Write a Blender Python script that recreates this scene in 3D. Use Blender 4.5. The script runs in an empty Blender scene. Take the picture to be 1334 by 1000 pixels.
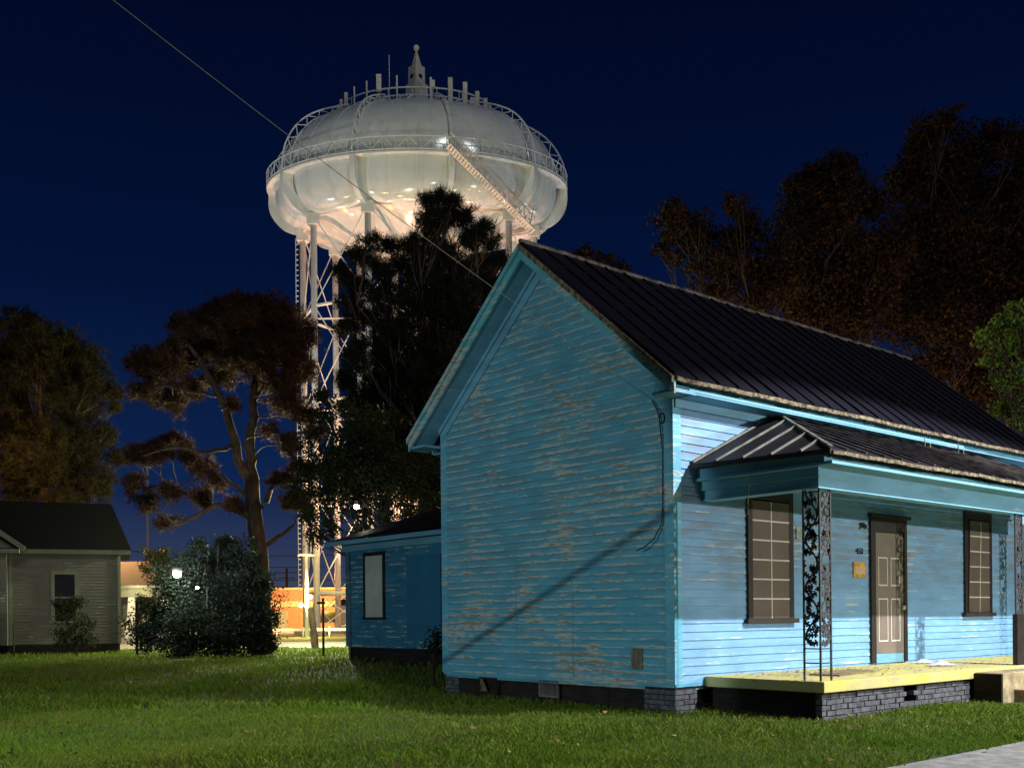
import bpy, math, random
import numpy as np
from mathutils import Vector, Matrix
random.seed(7); rng = np.random.default_rng(11)
R = math.radians
S = bpy.context.scene
COL = S.collection
# ------------------------------------------------------------------ camera frame (world = axes of the blue house)
F, CX, HY, K = 1347.0, 667.0, 803.0, .009
YAW = R(49.6); EYE = 1.36
XA = (math.sin(YAW), math.cos(YAW)); YA = (-math.cos(YAW), math.sin(YAW))
CAM = (-10.9, -9.37)
def at(px, py, D):
    """world point seen at a photo position, D metres in front of the camera"""
    dx, dy = px-CX, py-HY
    u, v = dx-K*dy, dy+K*dx
    r = (u/F*XA[0]+XA[1], u/F*YA[0]+YA[1])
    return Vector((CAM[0]+D*r[0], CAM[1]+D*r[1], EYE-D*v/F))
def ground_at(px, D):
    p = at(px, HY, D); p.z = 0; return p
CAMROT = -R(90)+YAW - R(0)            # rotation taking local X to camera right, local Y to camera forward
CAMROT = math.atan2(YA[0], XA[0])     # camera right vector angle
# ------------------------------------------------------------------ mesh helpers
class MB:
    def __init__(s): s.v = []; s.f = []
    def quad(s, a, b, c, d):
        n = len(s.v); s.v += [tuple(a), tuple(b), tuple(c), tuple(d)]; s.f.append((n, n+1, n+2, n+3)); return s
    def tri(s, a, b, c):
        n = len(s.v); s.v += [tuple(a), tuple(b), tuple(c)]; s.f.append((n, n+1, n+2)); return s
    def hexa(s, p):
        n = len(s.v); s.v += [tuple(q) for q in p]
        for f in ((0,3,2,1),(4,5,6,7),(0,1,5,4),(1,2,6,5),(2,3,7,6),(3,0,4,7)): s.f.append(tuple(n+i for i in f))
        return s
    def box(s, x0, x1, y0, y1, z0, z1):
        return s.hexa([(x0,y0,z0),(x1,y0,z0),(x1,y1,z0),(x0,y1,z0),(x0,y0,z1),(x1,y0,z1),(x1,y1,z1),(x0,y1,z1)])
    def beam(s, a, b, w, h=None, up=(0,0,1)):
        """rectangular bar from a to b, w across, h along up"""
        a = Vector(a); b = Vector(b); h = h or w
        d = (b-a).normalized(); u = Vector(up)
        if abs(d.dot(u)) > .95: u = Vector((1,0,0))
        sd = d.cross(u).normalized(); u = sd.cross(d).normalized()
        sd *= w/2; u *= h/2
        return s.hexa([a-sd-u, a+sd-u, b+sd-u, b-sd-u, a-sd+u, a+sd+u, b+sd+u, b-sd+u])
    def tube(s, pts, rad, n=8, caps=True):
        pts = [Vector(p) for p in pts]
        if not hasattr(rad, '__len__'): rad = [rad]*len(pts)
        base = len(s.v); ref = Vector((.31, .17, .93))
        for i, p in enumerate(pts):
            d = (pts[min(i+1, len(pts)-1)]-pts[max(i-1, 0)])
            d = d.normalized() if d.length > 1e-9 else Vector((0,0,1))
            r = ref if abs(d.dot(ref)) < .95 else Vector((1,0,0))
            a = d.cross(r).normalized(); b = d.cross(a)
            for k in range(n):
                t = 2*math.pi*k/n
                s.v.append(tuple(p+(a*math.cos(t)+b*math.sin(t))*rad[i]))
        for i in range(len(pts)-1):
            for k in range(n):
                q = base+i*n; s.f.append((q+k, q+(k+1)%n, q+n+(k+1)%n, q+n+k))
        if caps:
            s.f.append(tuple(base+k for k in range(n))[::-1]); e = base+(len(pts)-1)*n
            s.f.append(tuple(e+k for k in range(n)))
        return s
    def ball(s, c, r, n=12, m=8, sq=(1,1,1)):
        base = len(s.v)
        for i in range(m+1):
            a = math.pi*i/m
            for k in range(n):
                b = 2*math.pi*k/n
                s.v.append((c[0]+r*sq[0]*math.sin(a)*math.cos(b), c[1]+r*sq[1]*math.sin(a)*math.sin(b), c[2]+r*sq[2]*math.cos(a)))
        for i in range(m):
            for k in range(n):
                q = base+i*n; s.f.append((q+k, q+n+k, q+n+(k+1)%n, q+(k+1)%n))
        return s
    def build(s, name, mat, parent=None, smooth=False, bevel=0):
        me = bpy.data.meshes.new(name); me.from_pydata(s.v, [], s.f); me.materials.append(mat)
        if smooth:
            me.polygons.foreach_set('use_smooth', [True]*len(me.polygons))
        me.update()
        o = bpy.data.objects.new(name, me); COL.objects.link(o)
        if parent: o.parent = parent
        if bevel:
            b = o.modifiers.new('bevel', 'BEVEL'); b.width = bevel; b.segments = 2; b.limit_method = 'ANGLE'
        return o
def np_mesh(name, verts, faces, mat, parent=None, smooth=False):
    """verts (n,3) array, faces (m,k) array of equal-sided faces"""
    me = bpy.data.meshes.new(name); k = faces.shape[1]
    me.vertices.add(len(verts)); me.vertices.foreach_set('co', verts.astype(np.float32).ravel())
    me.loops.add(faces.size); me.loops.foreach_set('vertex_index', faces.astype(np.int32).ravel())
    me.polygons.add(len(faces)); me.polygons.foreach_set('loop_start', np.arange(0, faces.size, k, dtype=np.int32))
    me.materials.append(mat); me.update(calc_edges=True); me.validate()
    o = bpy.data.objects.new(name, me); COL.objects.link(o)
    if parent: o.parent = parent
    return o
def tag(o, label=None, cat=None, group=None, kind=None):
    if label: o['label'] = label
    if cat: o['category'] = cat
    if group: o['group'] = group
    if kind: o['kind'] = kind
    return o
def empty(name, loc=(0,0,0), rz=0):
    o = bpy.data.objects.new(name, None); COL.objects.link(o); o.location = loc; o.rotation_euler = (0,0,rz); o.empty_display_size = .2
    return o
def join(o, others):
    import bmesh
    bm = bmesh.new(); bm.from_mesh(o.data); mats = list(o.data.materials)
    for q in others:
        n0 = len(bm.faces); bm.from_mesh(q.data); bm.faces.ensure_lookup_table(); mats.append(q.data.materials[0])
        for i in range(n0, len(bm.faces)): bm.faces[i].material_index = len(mats)-1
    bm.to_mesh(o.data); bm.free(); o.data.materials.clear()
    for m_ in mats: o.data.materials.append(m_)
    for q in others: bpy.data.objects.remove(q)
# ------------------------------------------------------------------ materials
def mat(name):
    m = bpy.data.materials.new(name); m.use_nodes = True
    nt = m.node_tree; b = nt.nodes['Principled BSDF']; b.inputs['Specular IOR Level'].default_value = .3
    return m, nt, b
def N(nt, t, **kw):
    n = nt.nodes.new(t)
    for k, v in kw.items():
        if k in ('operation', 'blend_type', 'data_type', 'interpolation', 'noise_dimensions'): setattr(n, k, v)
    return n
def math_n(nt, op, a, b=None, clamp=False):
    n = nt.nodes.new('ShaderNodeMath'); n.operation = op; n.use_clamp = clamp
    for i, x in enumerate((a, b)):
        if x is None: continue
        if isinstance(x, (int, float)): n.inputs[i].default_value = x
        else: nt.links.new(x, n.inputs[i])
    return n.outputs[0]
def noise(nt, scale, detail=4, vec=None, rough=.55, sc=(1,1,1), loc=(0,0,0)):
    if vec is None:
        tc = nt.nodes.new('ShaderNodeTexCoord'); vec = tc.outputs['Object']
    mp = nt.nodes.new('ShaderNodeMapping'); mp.inputs['Scale'].default_value = sc; mp.inputs['Location'].default_value = loc
    nt.links.new(vec, mp.inputs[0])
    n = nt.nodes.new('ShaderNodeTexNoise'); n.inputs['Scale'].default_value = scale; n.inputs['Detail'].default_value = detail; n.inputs['Roughness'].default_value = rough
    nt.links.new(mp.outputs[0], n.inputs['Vector']); return n.outputs['Fac']
def ramp(nt, fac, stops):
    r = nt.nodes.new('ShaderNodeValToRGB'); nt.links.new(fac, r.inputs[0]); e = r.color_ramp.elements
    while len(e) < len(stops): e.new(.5)
    for i, (p, c) in enumerate(stops):
        e[i].position = p; e[i].color = (c, c, c, 1) if isinstance(c, (int, float)) else (*c, 1)
    return r.outputs[0]
def mixc(nt, fac, a, b, bt='MIX'):
    m = nt.nodes.new('ShaderNodeMix'); m.data_type = 'RGBA'; m.blend_type = bt
    for i, x in ((0, fac), (6, a), (7, b)):
        if isinstance(x, (int, float)): m.inputs[i].default_value = x
        elif isinstance(x, tuple): m.inputs[i].default_value = (*x, 1)
        else: nt.links.new(x, m.inputs[i])
    return m.outputs[2]
def bump(nt, b, h, strength=.3, dist=.01):
    n = nt.nodes.new('ShaderNodeBump'); n.inputs['Strength'].default_value = strength; n.inputs['Distance'].default_value = dist
    nt.links.new(h, n.inputs['Height']); nt.links.new(n.outputs[0], b.inputs['Normal'])
def simple(name, col, rough=.7, var=.25, scale=6, metal=0, bmp=.15, col2=None, sc=(1,1,1), spec=.3):
    m, nt, b = mat(name)
    n = noise(nt, scale, 6, sc=sc)
    c2 = col2 or tuple(x*(1-var) for x in col)
    nt.links.new(mixc(nt, ramp(nt, n, [(.35, 0.), (.65, 1.)]), c2, col), b.inputs['Base Color'])
    b.inputs['Roughness'].default_value = rough; b.inputs['Metallic'].default_value = metal; b.inputs['Specular IOR Level'].default_value = spec
    if bmp: bump(nt, b, noise(nt, scale*5, 4, sc=sc), bmp, .01)
    return m
def emit(name, col, st):
    m, nt, b = mat(name); b.inputs['Base Color'].default_value = (*col, 1)
    b.inputs['Emission Color'].default_value = (*col, 1); b.inputs['Emission Strength'].default_value = st
    return m
BLUE = (.115, .385, .525)
PITCH = .119
def siding_mat(name, t1, t2, z0, blue=BLUE, grime=0., lipw=.15, chalkc=(.30, .45, .52)):
    """chalky blue paint flaking off weathered boards, worst along the lower lips"""
    m, nt, b = mat(name)
    tc = nt.nodes.new('ShaderNodeTexCoord'); ob = tc.outputs['Object']
    sx = nt.nodes.new('ShaderNodeSeparateXYZ'); nt.links.new(ob, sx.inputs[0])
    fr = math_n(nt, 'FRACT', math_n(nt, 'DIVIDE', math_n(nt, 'SUBTRACT', sx.outputs[2], z0), PITCH))
    low = ramp(nt, fr, [(0., 1.), (.20, .8), (.42, 0.1), (1., 0.)])
    big = ramp(nt, noise(nt, .75, 5, ob, .6, sc=(1, 1, 1.5)), [(.36, 0.), (.66, 1.)])
    fl = noise(nt, 2.4, 9, ob, .68, sc=(.7, .7, 7.5))
    fl2 = noise(nt, 6.5, 8, ob, .7, sc=(1, 1, 3.2), loc=(4, 7, 1))
    s = math_n(nt, 'ADD', fl, math_n(nt, 'MULTIPLY', low, lipw)); s = math_n(nt, 'ADD', s, math_n(nt, 'MULTIPLY', big, .24))
    primer = ramp(nt, s, [(t1-.012, 0.), (t1+.02, 1.)])
    s2 = math_n(nt, 'ADD', math_n(nt, 'MULTIPLY', fl2, .45), math_n(nt, 'MULTIPLY', s, .6))
    wood = ramp(nt, s2, [(t2-.006, 0.), (t2+.010, 1.)])
    tone = ramp(nt, noise(nt, 1.3, 6, ob, .6, sc=(1, 1, 4)), [(.3, 0.), (.7, 1.)])
    pb = mixc(nt, tone, tuple(x*.8 for x in blue), tuple(min(1, x*1.12+.01) for x in blue))
    chalk = ramp(nt, noise(nt, 9, 8, ob, .7, sc=(.5, .5, 6), loc=(2, 0, 0)), [(.52, 0.), (.75, .5)])
    pb = mixc(nt, chalk, pb, chalkc)
    if grime:
        g = ramp(nt, noise(nt, 2.2, 8, ob, .65, sc=(.6, .6, 3)), [(.42, 0.), (.7, grime)])
        hi = ramp(nt, math_n(nt, 'DIVIDE', sx.outputs[2], 4.5), [(.33, 0.), (.5, 1.)])
        up = ramp(nt, fr, [(.1, 0.), (.3, 1.)])
        pb = mixc(nt, math_n(nt, 'MULTIPLY', math_n(nt, 'MULTIPLY', g, hi), up), pb, (.20, .20, .19))
    wn = noise(nt, 5, 8, ob, .7, sc=(1, 1, 18))
    wc = mixc(nt, wn, (.15, .105, .06), (.46, .38, .28))
    c = mixc(nt, primer, pb, mixc(nt, noise(nt, 12, 5, ob), (.34, .45, .46), (.50, .50, .44)))
    c = mixc(nt, wood, c, wc)
    nt.links.new(c, b.inputs['Base Color']); b.inputs['Roughness'].default_value = .62
    h = math_n(nt, 'SUBTRACT', math_n(nt, 'MULTIPLY', noise(nt, 30, 5, ob, sc=(.3, .3, 3)), .25), math_n(nt, 'MULTIPLY', wood, .7))
    bump(nt, b, h, .5, .004)
    return m
Z0 = .42
M = {}
M['gable'] = siding_mat('gable_siding_paint', .735, .742, Z0, blue=(.10, .355, .475), grime=.5, lipw=.20)
M['front'] = siding_mat('front_siding_paint', .84, .83, Z0, blue=(.17, .355, .565), grime=1.)
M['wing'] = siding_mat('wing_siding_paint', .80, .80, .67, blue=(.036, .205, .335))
M['trim'] = siding_mat('trim_paint', .83, .82, 50., lipw=0, blue=(.15, .36, .49))
M['rake'] = siding_mat('rake_paint', .67, .70, 50., lipw=0, blue=(.12, .38, .42))
M['cornerb'] = siding_mat('corner_board_paint', .68, .71, 50., lipw=0)
def roof_mat(name, base=(.0055, .005, .0085)):
    m, nt, b = mat(name)
    n = noise(nt, 1.2, 7, sc=(1.5, .5, .5)); r = ramp(nt, noise(nt, 5, 8, rough=.75), [(.62, 0.), (.75, 1.)])
    c = mixc(nt, n, base, tuple(x*2 for x in base)); c = mixc(nt, math_n(nt, 'MULTIPLY', r, .35), c, (.04, .026, .02))
    nt.links.new(c, b.inputs['Base Color']); b.inputs['Roughness'].default_value = .55; b.inputs['Specular IOR Level'].default_value = .12
    bump(nt, b, noise(nt, 3, 5), .3, .02); return m
M['roof'] = roof_mat('painted_tin_roof'); M['proof'] = roof_mat('porch_tin_roof', (.009, .008, .010))
M['seam'] = simple('worn_tin_seam', (.16, .13, .12), .55, .8, 5, col2=(.012, .011, .015))
M['edge'] = simple('rusty_drip_edge', (.24, .19, .12), .9, .7, 14, col2=(.035, .022, .016), bmp=.6)
M['flash'] = simple('dull_flashing', (.2, .19, .16), .6, .5, 4)
M['brown'] = simple('brown_board', (.125, .095, .075), .6, .18, 2.5, sc=(1, 1, 1))
M['dbrown'] = simple('dark_brown_trim', (.030, .022, .018), .55, .4, 5)
M['cream'] = simple('cream_line_paint', (.62, .58, .48), .6, .15, 12)
M['beige'] = simple('beige_board', (.62, .60, .50), .7, .12, 5)
M['iron'] = simple('black_wrought_iron', (.07, .068, .066), .4, .5, 20, spec=.5)
M['brick'] = simple('black_painted_brick', (.125, .128, .145), .8, .6, 9, col2=(.05, .05, .058), bmp=.5)
M['mortar'] = simple('dark_mortar', (.03, .028, .027), .95, .5, 18, bmp=.6)
M['dark'] = simple('underfloor_dark_boards_step_shade', (.03, .022, .017), .9, .6, 3, sc=(1, 1, 6))
def slab_mat():
    m, nt, b = mat('yellow_painted_concrete')
    n = ramp(nt, noise(nt, 1.6, 8, rough=.65), [(.42, 0.), (.62, 1.)])
    c = mixc(nt, n, (.62, .52, .11), (.47, .42, .22))
    d = ramp(nt, noise(nt, 5, 9, rough=.7), [(.60, 0.), (.70, 1.)])
    c = mixc(nt, math_n(nt, 'MULTIPLY', d, .7), c, (.17, .13, .075)); e = ramp(nt, noise(nt, .9, 9, rough=.72, loc=(5, 3, 0)), [(.50, 0.), (.60, .75)]); c = mixc(nt, e, c, (.33, .31, .22))
    nt.links.new(c, b.inputs['Base Color']); b.inputs['Roughness'].default_value = .75; bump(nt, b, noise(nt, 25, 5), .3, .006); return m
M['slab'] = slab_mat()
M['conc'] = simple('weathered_concrete', (.30, .28, .25), .9, .35, 6, bmp=.4)
M['walk'] = simple('sidewalk_concrete', (.26, .25, .235), .9, .4, 7, bmp=.5)
M['stepm'] = simple('stained_step_concrete', (.42, .33, .19), .9, .55, 5, bmp=.4)
M['white_steel'] = simple('white_tank_paint', (.66, .70, .72), .15, .08, 1.2, bmp=.0, spec=.6)
mm = M['white_steel'].node_tree; bb = mm.nodes['Principled BSDF']; st0 = ramp(mm, noise(mm, 1.1, 7, rough=.7, sc=(1.6, 1.6, .16)), [(.50, 0.), (.75, .32)])
mm.links.new(mixc(mm, st0, bb.inputs[0].links[0].from_socket, (.36, .36, .33)), bb.inputs[0])
M['legsteel'] = simple('white_leg_paint', (.64, .64, .63), .4, .12, 2, bmp=.0)
M['hole'] = simple('dark_hole', (.01, .01, .012), .9, .2, 3)
M['antenna'] = simple('antenna_plastic', (.60, .58, .52), .5, .15, 3)
M['bark'] = simple('pine_bark', (.075, .05, .034), .95, .6, 7, sc=(1, 1, .35), bmp=.8)
M['bark2'] = simple('grey_bark', (.035, .027, .02), .95, .5, 9, sc=(1, 1, .4), bmp=.8)
def leaf_mat(name, a, b_, rough=.6, tr=.15):
    m, nt, b = mat(name)
    g = nt.nodes.new('ShaderNodeNewGeometry')
    nz = noise(nt, 1.1, 3); mixf = math_n(nt, 'ADD', math_n(nt, 'MULTIPLY', g.outputs['Random Per Island'], .6), math_n(nt, 'MULTIPLY', ramp(nt, nz, [(.35, 0.), (.65, 1.)]), .4))
    nt.links.new(mixc(nt, mixf, a, b_), b.inputs['Base Color']); b.inputs['Roughness'].default_value = rough; b.inputs['Specular IOR Level'].default_value = .04
    t = nt.nodes.new('ShaderNodeBsdfTranslucent'); nt.links.new(mixc(nt, mixf, a, b_), t.inputs[0])
    mx = nt.nodes.new('ShaderNodeMixShader'); mx.inputs[0].default_value = tr
    nt.links.new(b.outputs[0], mx.inputs[1]); nt.links.new(t.outputs[0], mx.inputs[2])
    nt.links.new(mx.outputs[0], nt.nodes['Material Output'].inputs[0]); return m
M['needle'] = leaf_mat('pine_needles', (.006, .009, .004), (.027, .021, .009))
M['needle_rust'] = leaf_mat('browned_pine_needles', (.010, .009, .005), (.085, .040, .023))
M['needle_dark'] = leaf_mat('dark_pine_needles', (.007, .010, .006), (.022, .022, .012))
M['leaf'] = leaf_mat('broad_leaves', (.012, .020, .007), (.040, .046, .015))
M['leaf_autumn'] = leaf_mat('autumn_leaves', (.007, .006, .004), (.026, .014, .008))
M['leaf_green'] = leaf_mat('bright_green_leaves', (.04, .09, .014), (.10, .18, .035), tr=.3)
M['cedar'] = leaf_mat('cedar_sprays', (.005, .012, .009), (.020, .030, .020), tr=.25)
M['grassblade'] = leaf_mat('grass_blades', (.040, .110, .008), (.135, .235, .028), rough=.5, tr=.3)
# ------------------------------------------------------------------ GROUND
def ground_mat():
    m, nt, b = mat('lawn_soil')
    a = ramp(nt, noise(nt, .35, 6, rough=.6), [(.3, (.022, .045, .010)), (.7, (.050, .085, .018))])
    f = noise(nt, 14, 8, rough=.75)
    c = mixc(nt, ramp(nt, f, [(.35, 0.), (.7, .8)]), a, (.075, .10, .03))
    nt.links.new(c, b.inputs['Base Color']); b.inputs['Roughness'].default_value = .9; bump(nt, b, noise(nt, 30, 6, rough=.7), .8, .04); return m
g = MB()
NG = 60
xs = [-700+1400*i/NG for i in range(NG+1)]
for i in range(NG):
    for j in range(NG): pass
g.quad((-700,-700,0),(700,-700,0),(700,700,0),(-700,700,0))
tag(g.build('ground', ground_mat()), kind='structure')
w = MB(); w.box(-60, 60, -6.0, -4.66, -.05, .03)
o = w.build('sidewalk', M['walk'], bevel=.01); tag(o, kind='structure')
jn = MB()
for i in range(-8, 20): jn.box(i*1.35-.006, i*1.35+.006, -6.0, -4.665, .0301, .0315)
if True: join(o, [jn.build('joint', M['mortar'])])
# far lit street beyond the lawn (runs across the view)
def strip(name, D0, D1, m, z=.004, px0=-500, px1=1900):
    b = MB(); p = [ground_at(px0, D0), ground_at(px1, D0), ground_at(px1, D1), ground_at(px0, D1)]
    for q in p: q.z = z
    b.quad(*p); return tag(b.build(name, m), kind='structure')
strip('road', 48.5, 61, simple('worn_asphalt', (.30, .30, .27), .9, .2, 2))
strip('yard_path', 82, 112, simple('tower_lot_gravel', (.22, .18, .13), .95, .3, 3))
# grass blades
def lawn_blade_mat():
    m = leaf_mat('mown_grass_blades', (.058, .130, .011), (.175, .255, .032), rough=.8, tr=.3); nt = m.node_tree; nt.nodes['Principled BSDF'].inputs['Specular IOR Level'].default_value = 0
    big = ramp(nt, noise(nt, .33, 5, rough=.65), [(.40, 0.), (.62, 1.)]); dry = ramp(nt, noise(nt, 1.7, 6, rough=.7, loc=(9, 2, 0)), [(.58, 0.), (.74, .45)])
    for b in [n for n in nt.nodes if n.type in ('BSDF_PRINCIPLED', 'BSDF_TRANSLUCENT')]:
        src = b.inputs[0].links[0].from_socket; c = mixc(nt, math_n(nt, 'MULTIPLY', big, .6), src, (.17, .20, .035)); c = mixc(nt, dry, c, (.17, .16, .05)); nt.links.new(c, b.inputs[0])
    return m
def bank_h(X, Y):
    return .34*np.clip((X-.7)/1.75, 0, 1)*np.clip((Y-5.3)/.8, 0, 1)*np.clip((15.2-Y)/2.4, 0, 1)
xb = np.linspace(.68, 4.2, 16); yb = np.linspace(5.31, 15.3, 40); XB, YB = np.meshgrid(xb, yb); HB = bank_h(XB, YB)*np.clip((4.2-XB)/1.2, 0, 1)-.004
fb = [(i*16+j, i*16+j+1, (i+1)*16+j+1, (i+1)*16+j) for i in range(39) for j in range(15)]
tag(np_mesh('bank', np.stack([XB.ravel(), YB.ravel(), HB.ravel()], 1), np.array(fb), bpy.data.materials['lawn_soil']), kind='structure')
def grass_field():
    V = []; 
    for (D0, D1, dens, h, w_) in ((7.6, 11, 2900, .055, .0042), (11, 15.5, 1500, .062, .006), (15.5, 22, 420, .095, .014), (22, 34, 130, .11, .024), (34, 47, 45, .12, .04)):
        hw0, hw1 = .53*D0, .53*D1; area = (hw0+hw1)*(D1-D0); n = int(area*dens)
        D = np.sqrt(rng.uniform(D0**2, D1**2, n)); U = rng.uniform(-.53, .53, n)*D
        X = CAM[0]+U*XA[0]+D*XA[1]; Y = CAM[1]+U*YA[0]+D*YA[1]
        keep = ~((X > -.02) & (Y > -.02) & (X < 11.2) & (Y < 5.4)) & ~((X > 2.45) & (Y > 5) & (Y < 12.7) & (X < 10)) & ~((X > 3.2) & (Y > 12.6) & (Y < 15.4) & (X < 4.3)) & ~((X > .62) & (Y > -1.9) & (Y <= 0)) \
            & ~((Y < -4.60+.07*np.sin(X*3)+.05*np.sin(X*11)) & (Y > -6.05)) & ~((X > 4.6) & (X < 6.4) & (Y > -2.65) & (Y < 0))
        # bare patches
        pn = np.sin(X*.9+1.3)*np.sin(Y*1.1)+.5*np.sin(X*2.7)*np.sin(Y*2.3+1)
        keep &= (rng.uniform(0, 1, n) < .72+.28*np.clip(pn, -1, 1))
        X, Y = X[keep], Y[keep]; n = len(X); gz = bank_h(X, Y)
        hh = h*rng.uniform(.45, 1.25, n)*(1+.25*np.clip(np.sin(X*1.7)*np.cos(Y*1.3), -1, 1)); a = rng.uniform(0, 2*np.pi, n); ln = rng.uniform(.1, .9, n)*hh; la = rng.uniform(0, 2*np.pi, n)
        ca, sa = np.cos(a)*w_/2, np.sin(a)*w_/2
        lx, ly = np.cos(la)*ln, np.sin(la)*ln; z = gz
        P = np.stack([np.stack([X-ca, Y-sa, z-.005], 1), np.stack([X+ca, Y+sa, z-.005], 1),
                      np.stack([X+lx*.35+ca*.8, Y+ly*.35+sa*.8, gz+hh*.6], 1), np.stack([X+lx, Y+ly, gz+hh], 1)], 1)
        V.append(P.reshape(-1, 3))
    V = np.concatenate(V); n = len(V)//4
    return np_mesh('grass', V, np.arange(4*n).reshape(-1, 4), lawn_blade_mat())
tag(grass_field(), kind='stuff')

# ------------------------------------------------------------------ BLUE HOUSE
L = 10.97; WY = 5.27; ZE = 4.72; ZR = 6.98
house = tag(empty('clapboard_house'), 'weathered turquoise blue clapboard house with dark tin roof and yellow porch', 'house')
def nz1(seed):
    r = random.Random(seed); ph = [r.uniform(0, 6.28) for _ in range(4)]
    return lambda t: .4*math.sin(t*.9+ph[0])+.3*math.sin(t*2.3+ph[1])+.2*math.sin(t*5.1+ph[2])+.15*math.sin(t*11+ph[3])
def clap(name, m, plane, z0, z1, lim, parent, pitch=PITCH, out=-1, at_=0., step=.22, holes=()):
    """lapped boards; plane 'X' = wall in the plane X=at_ running along Y, 'Y' the other way; lim(z)->(u0,u1)"""
    b = MB(); z = z0; k = 0
    def P(u, off, zz): return (at_+out*off, u, zz) if plane == 'X' else (u, at_+out*off, zz)
    while z < z1-1e-4:
        zt = min(z+pitch, z1); (a0, a1), (b0, b1) = lim(z), lim(zt)
        if a1-a0 < .03: break
        f = nz1(hash((name, k)) % 9999 if False else k*17+len(name)); n = max(2, int((a1-a0)/step))
        row = []
        for i in range(n+1):
            t = i/n; ub = a0+(a1-a0)*t; ut = b0+(b1-b0)*t
            zz = z+f(ub)*.0035-.004; oo = .023+f(ub*1.7+3)*.0035
            row.append((P(ub, .0, zz+.004), P(ub, oo, zz), P(ut, .004, zt+.004)))
        s = len(b.v)
        for r in row: b.v += r
        for i in range(n):
            q = s+3*i
            for c in (0, 1):
                fa = (q+c, q+3+c, q+4+c, q+c+1); b.f.append(fa if (plane == 'Y') else fa[::-1])
        z = zt; k += 1
    return b.build(name, m, parent)
def glim(z):
    if z <= ZE: return (0.13, WY-.13)
    h = (WY/2)*(1-(z-ZE)/(ZR-ZE)); return (WY/2-h, WY/2+h)
clap('gable_wall', M['gable'], 'X', Z0, ZR-.04, glim, house)
clap('front_wall', M['front'], 'Y', Z0, 4.44, lambda z: (.13, L-.13), house)
b = MB(); b.box(.01, L-.01, .01, WY-.01, Z0-.1, ZE)       # solid core behind the boards
b.v += [(.012, .01, ZE), (.012, WY-.01, ZE), (.012, WY/2, ZR-.02), (L-.01, .01, ZE), (L-.01, WY-.01, ZE), (L-.01, WY/2, ZR-.02)]
n = len(b.v)-6; b.f += [(n, n+2, n+1), (n+3, n+4, n+5), (n, n+3, n+5, n+2), (n+1, n+2, n+5, n+4)]
b.build('back_wall', M['gable'], house)
# corner boards
for (x0, x1, y0, y1) in ((-.035, .13, -.035, .0), (-.035, -.0, .0, .13), (-.035, 0, WY-.13, WY+.03), (L-.13, L+.035, -.035, 0)):
    b = MB(); b.box(x0, x1, y0, y1, Z0-.02, 4.46 if y0 < -.01 else ZE); b.build('corner_board', M['cornerb'], house, bevel=.004)
# two faint vertical laps on the gable
for yy, zt in ((3.31, 2.4), (1.99, 1.95)):
    b = MB(); b.box(-.024, -.012, yy-.011, yy+.011, Z0, zt); b.build('seam_strip', M['trim'], house)
b = MB(); b.box(-.03, 0, .0, WY, Z0-.05, Z0+.0); b.box(0.0, .6, -.03, 0, Z0-.05, Z0); b.build('sill_board', M['cornerb'], house)

# roof
RO = .45; EO = .42
def slope_roof(x0, x1, yE, zE, yR, zR, th, name, mt, parent, seams, seam_m, seam_h=.028):
    b = MB(); nseg = 14
    d = Vector((0, yR-yE, zR-zE)).normalized(); nn = Vector((0, -d.z, d.y)) if yR > yE else Vector((0, d.z, -d.y))
    f = nz1(5)
    P = lambda x, y, z, o: Vector((x, y, z))+nn*o
    for i in range(nseg):
        xa, xb = x0+(x1-x0)*i/nseg, x0+(x1-x0)*(i+1)/nseg
        za, zb = .015*f(xa), .015*f(xb)
        b.hexa([P(xa,yE,zE+za,-th), P(xb,yE,zE+zb,-th), P(xb,yR,zR+zb*.7,-th), P(xa,yR,zR+za*.7,-th), P(xa,yE,zE+za,0), P(xb,yE,zE+zb,0), P(xb,yR,zR+zb*.7,0), P(xa,yR,zR+za*.7,0)])
    r = b.build(name, mt, parent)
    s = MB()
    for x in seams:
        x += random.uniform(-.012, .012); s.beam(P(x, yE, zE+.015*f(x), .012), P(x+random.uniform(-.01,.01), yR, zR+.01*f(x), .012), .022, seam_h, nn)
    so_ = s.build('roof_seam', seam_m, r)
    # cross laps of the tin sheets
    s = MB(); x = x0
    sm = list(seams)
    for a, c in zip(sm[:-1], sm[1:]):
        for t0 in (.28, .56, .83):
            t = t0+random.choice((-.07, .0, .07)); y = yE+(yR-yE)*t; z = zE+(zR-zE)*t
            s.beam(P(a+.02, y, z+.008, .004), P(c-.02, y, z+.008, .004), .035, .012, nn)
    join(r, [so_, s.build('roof_lap', roof_lap_m, r)])
    return r
roof_lap_m = simple('tin_lap', (.035, .03, .034), .6, .75, 3, col2=(.007, .006, .010))
seams = [-.42+.455*i for i in range(27)]
seams = [s for s in seams if s < L+.25]
ZRR = 7.12; zE_ = 4.53
slope_roof(-RO, L+.32, -EO, zE_, WY/2, ZRR, .05, 'roof', M['roof'], house, seams, M['roof'])
slope_roof(-RO, L+.32, WY+EO, zE_, WY/2, ZRR, .05, 'roof', M['roof'], house, seams, M['roof'])
b = MB(); b.tube([(-RO-.01+ (L+.8)*i/12, WY/2, ZRR+.02+.012*math.sin(i*1.9)) for i in range(13)], .035, 6); b.build('ridge_cap', M['seam'], house)
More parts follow.
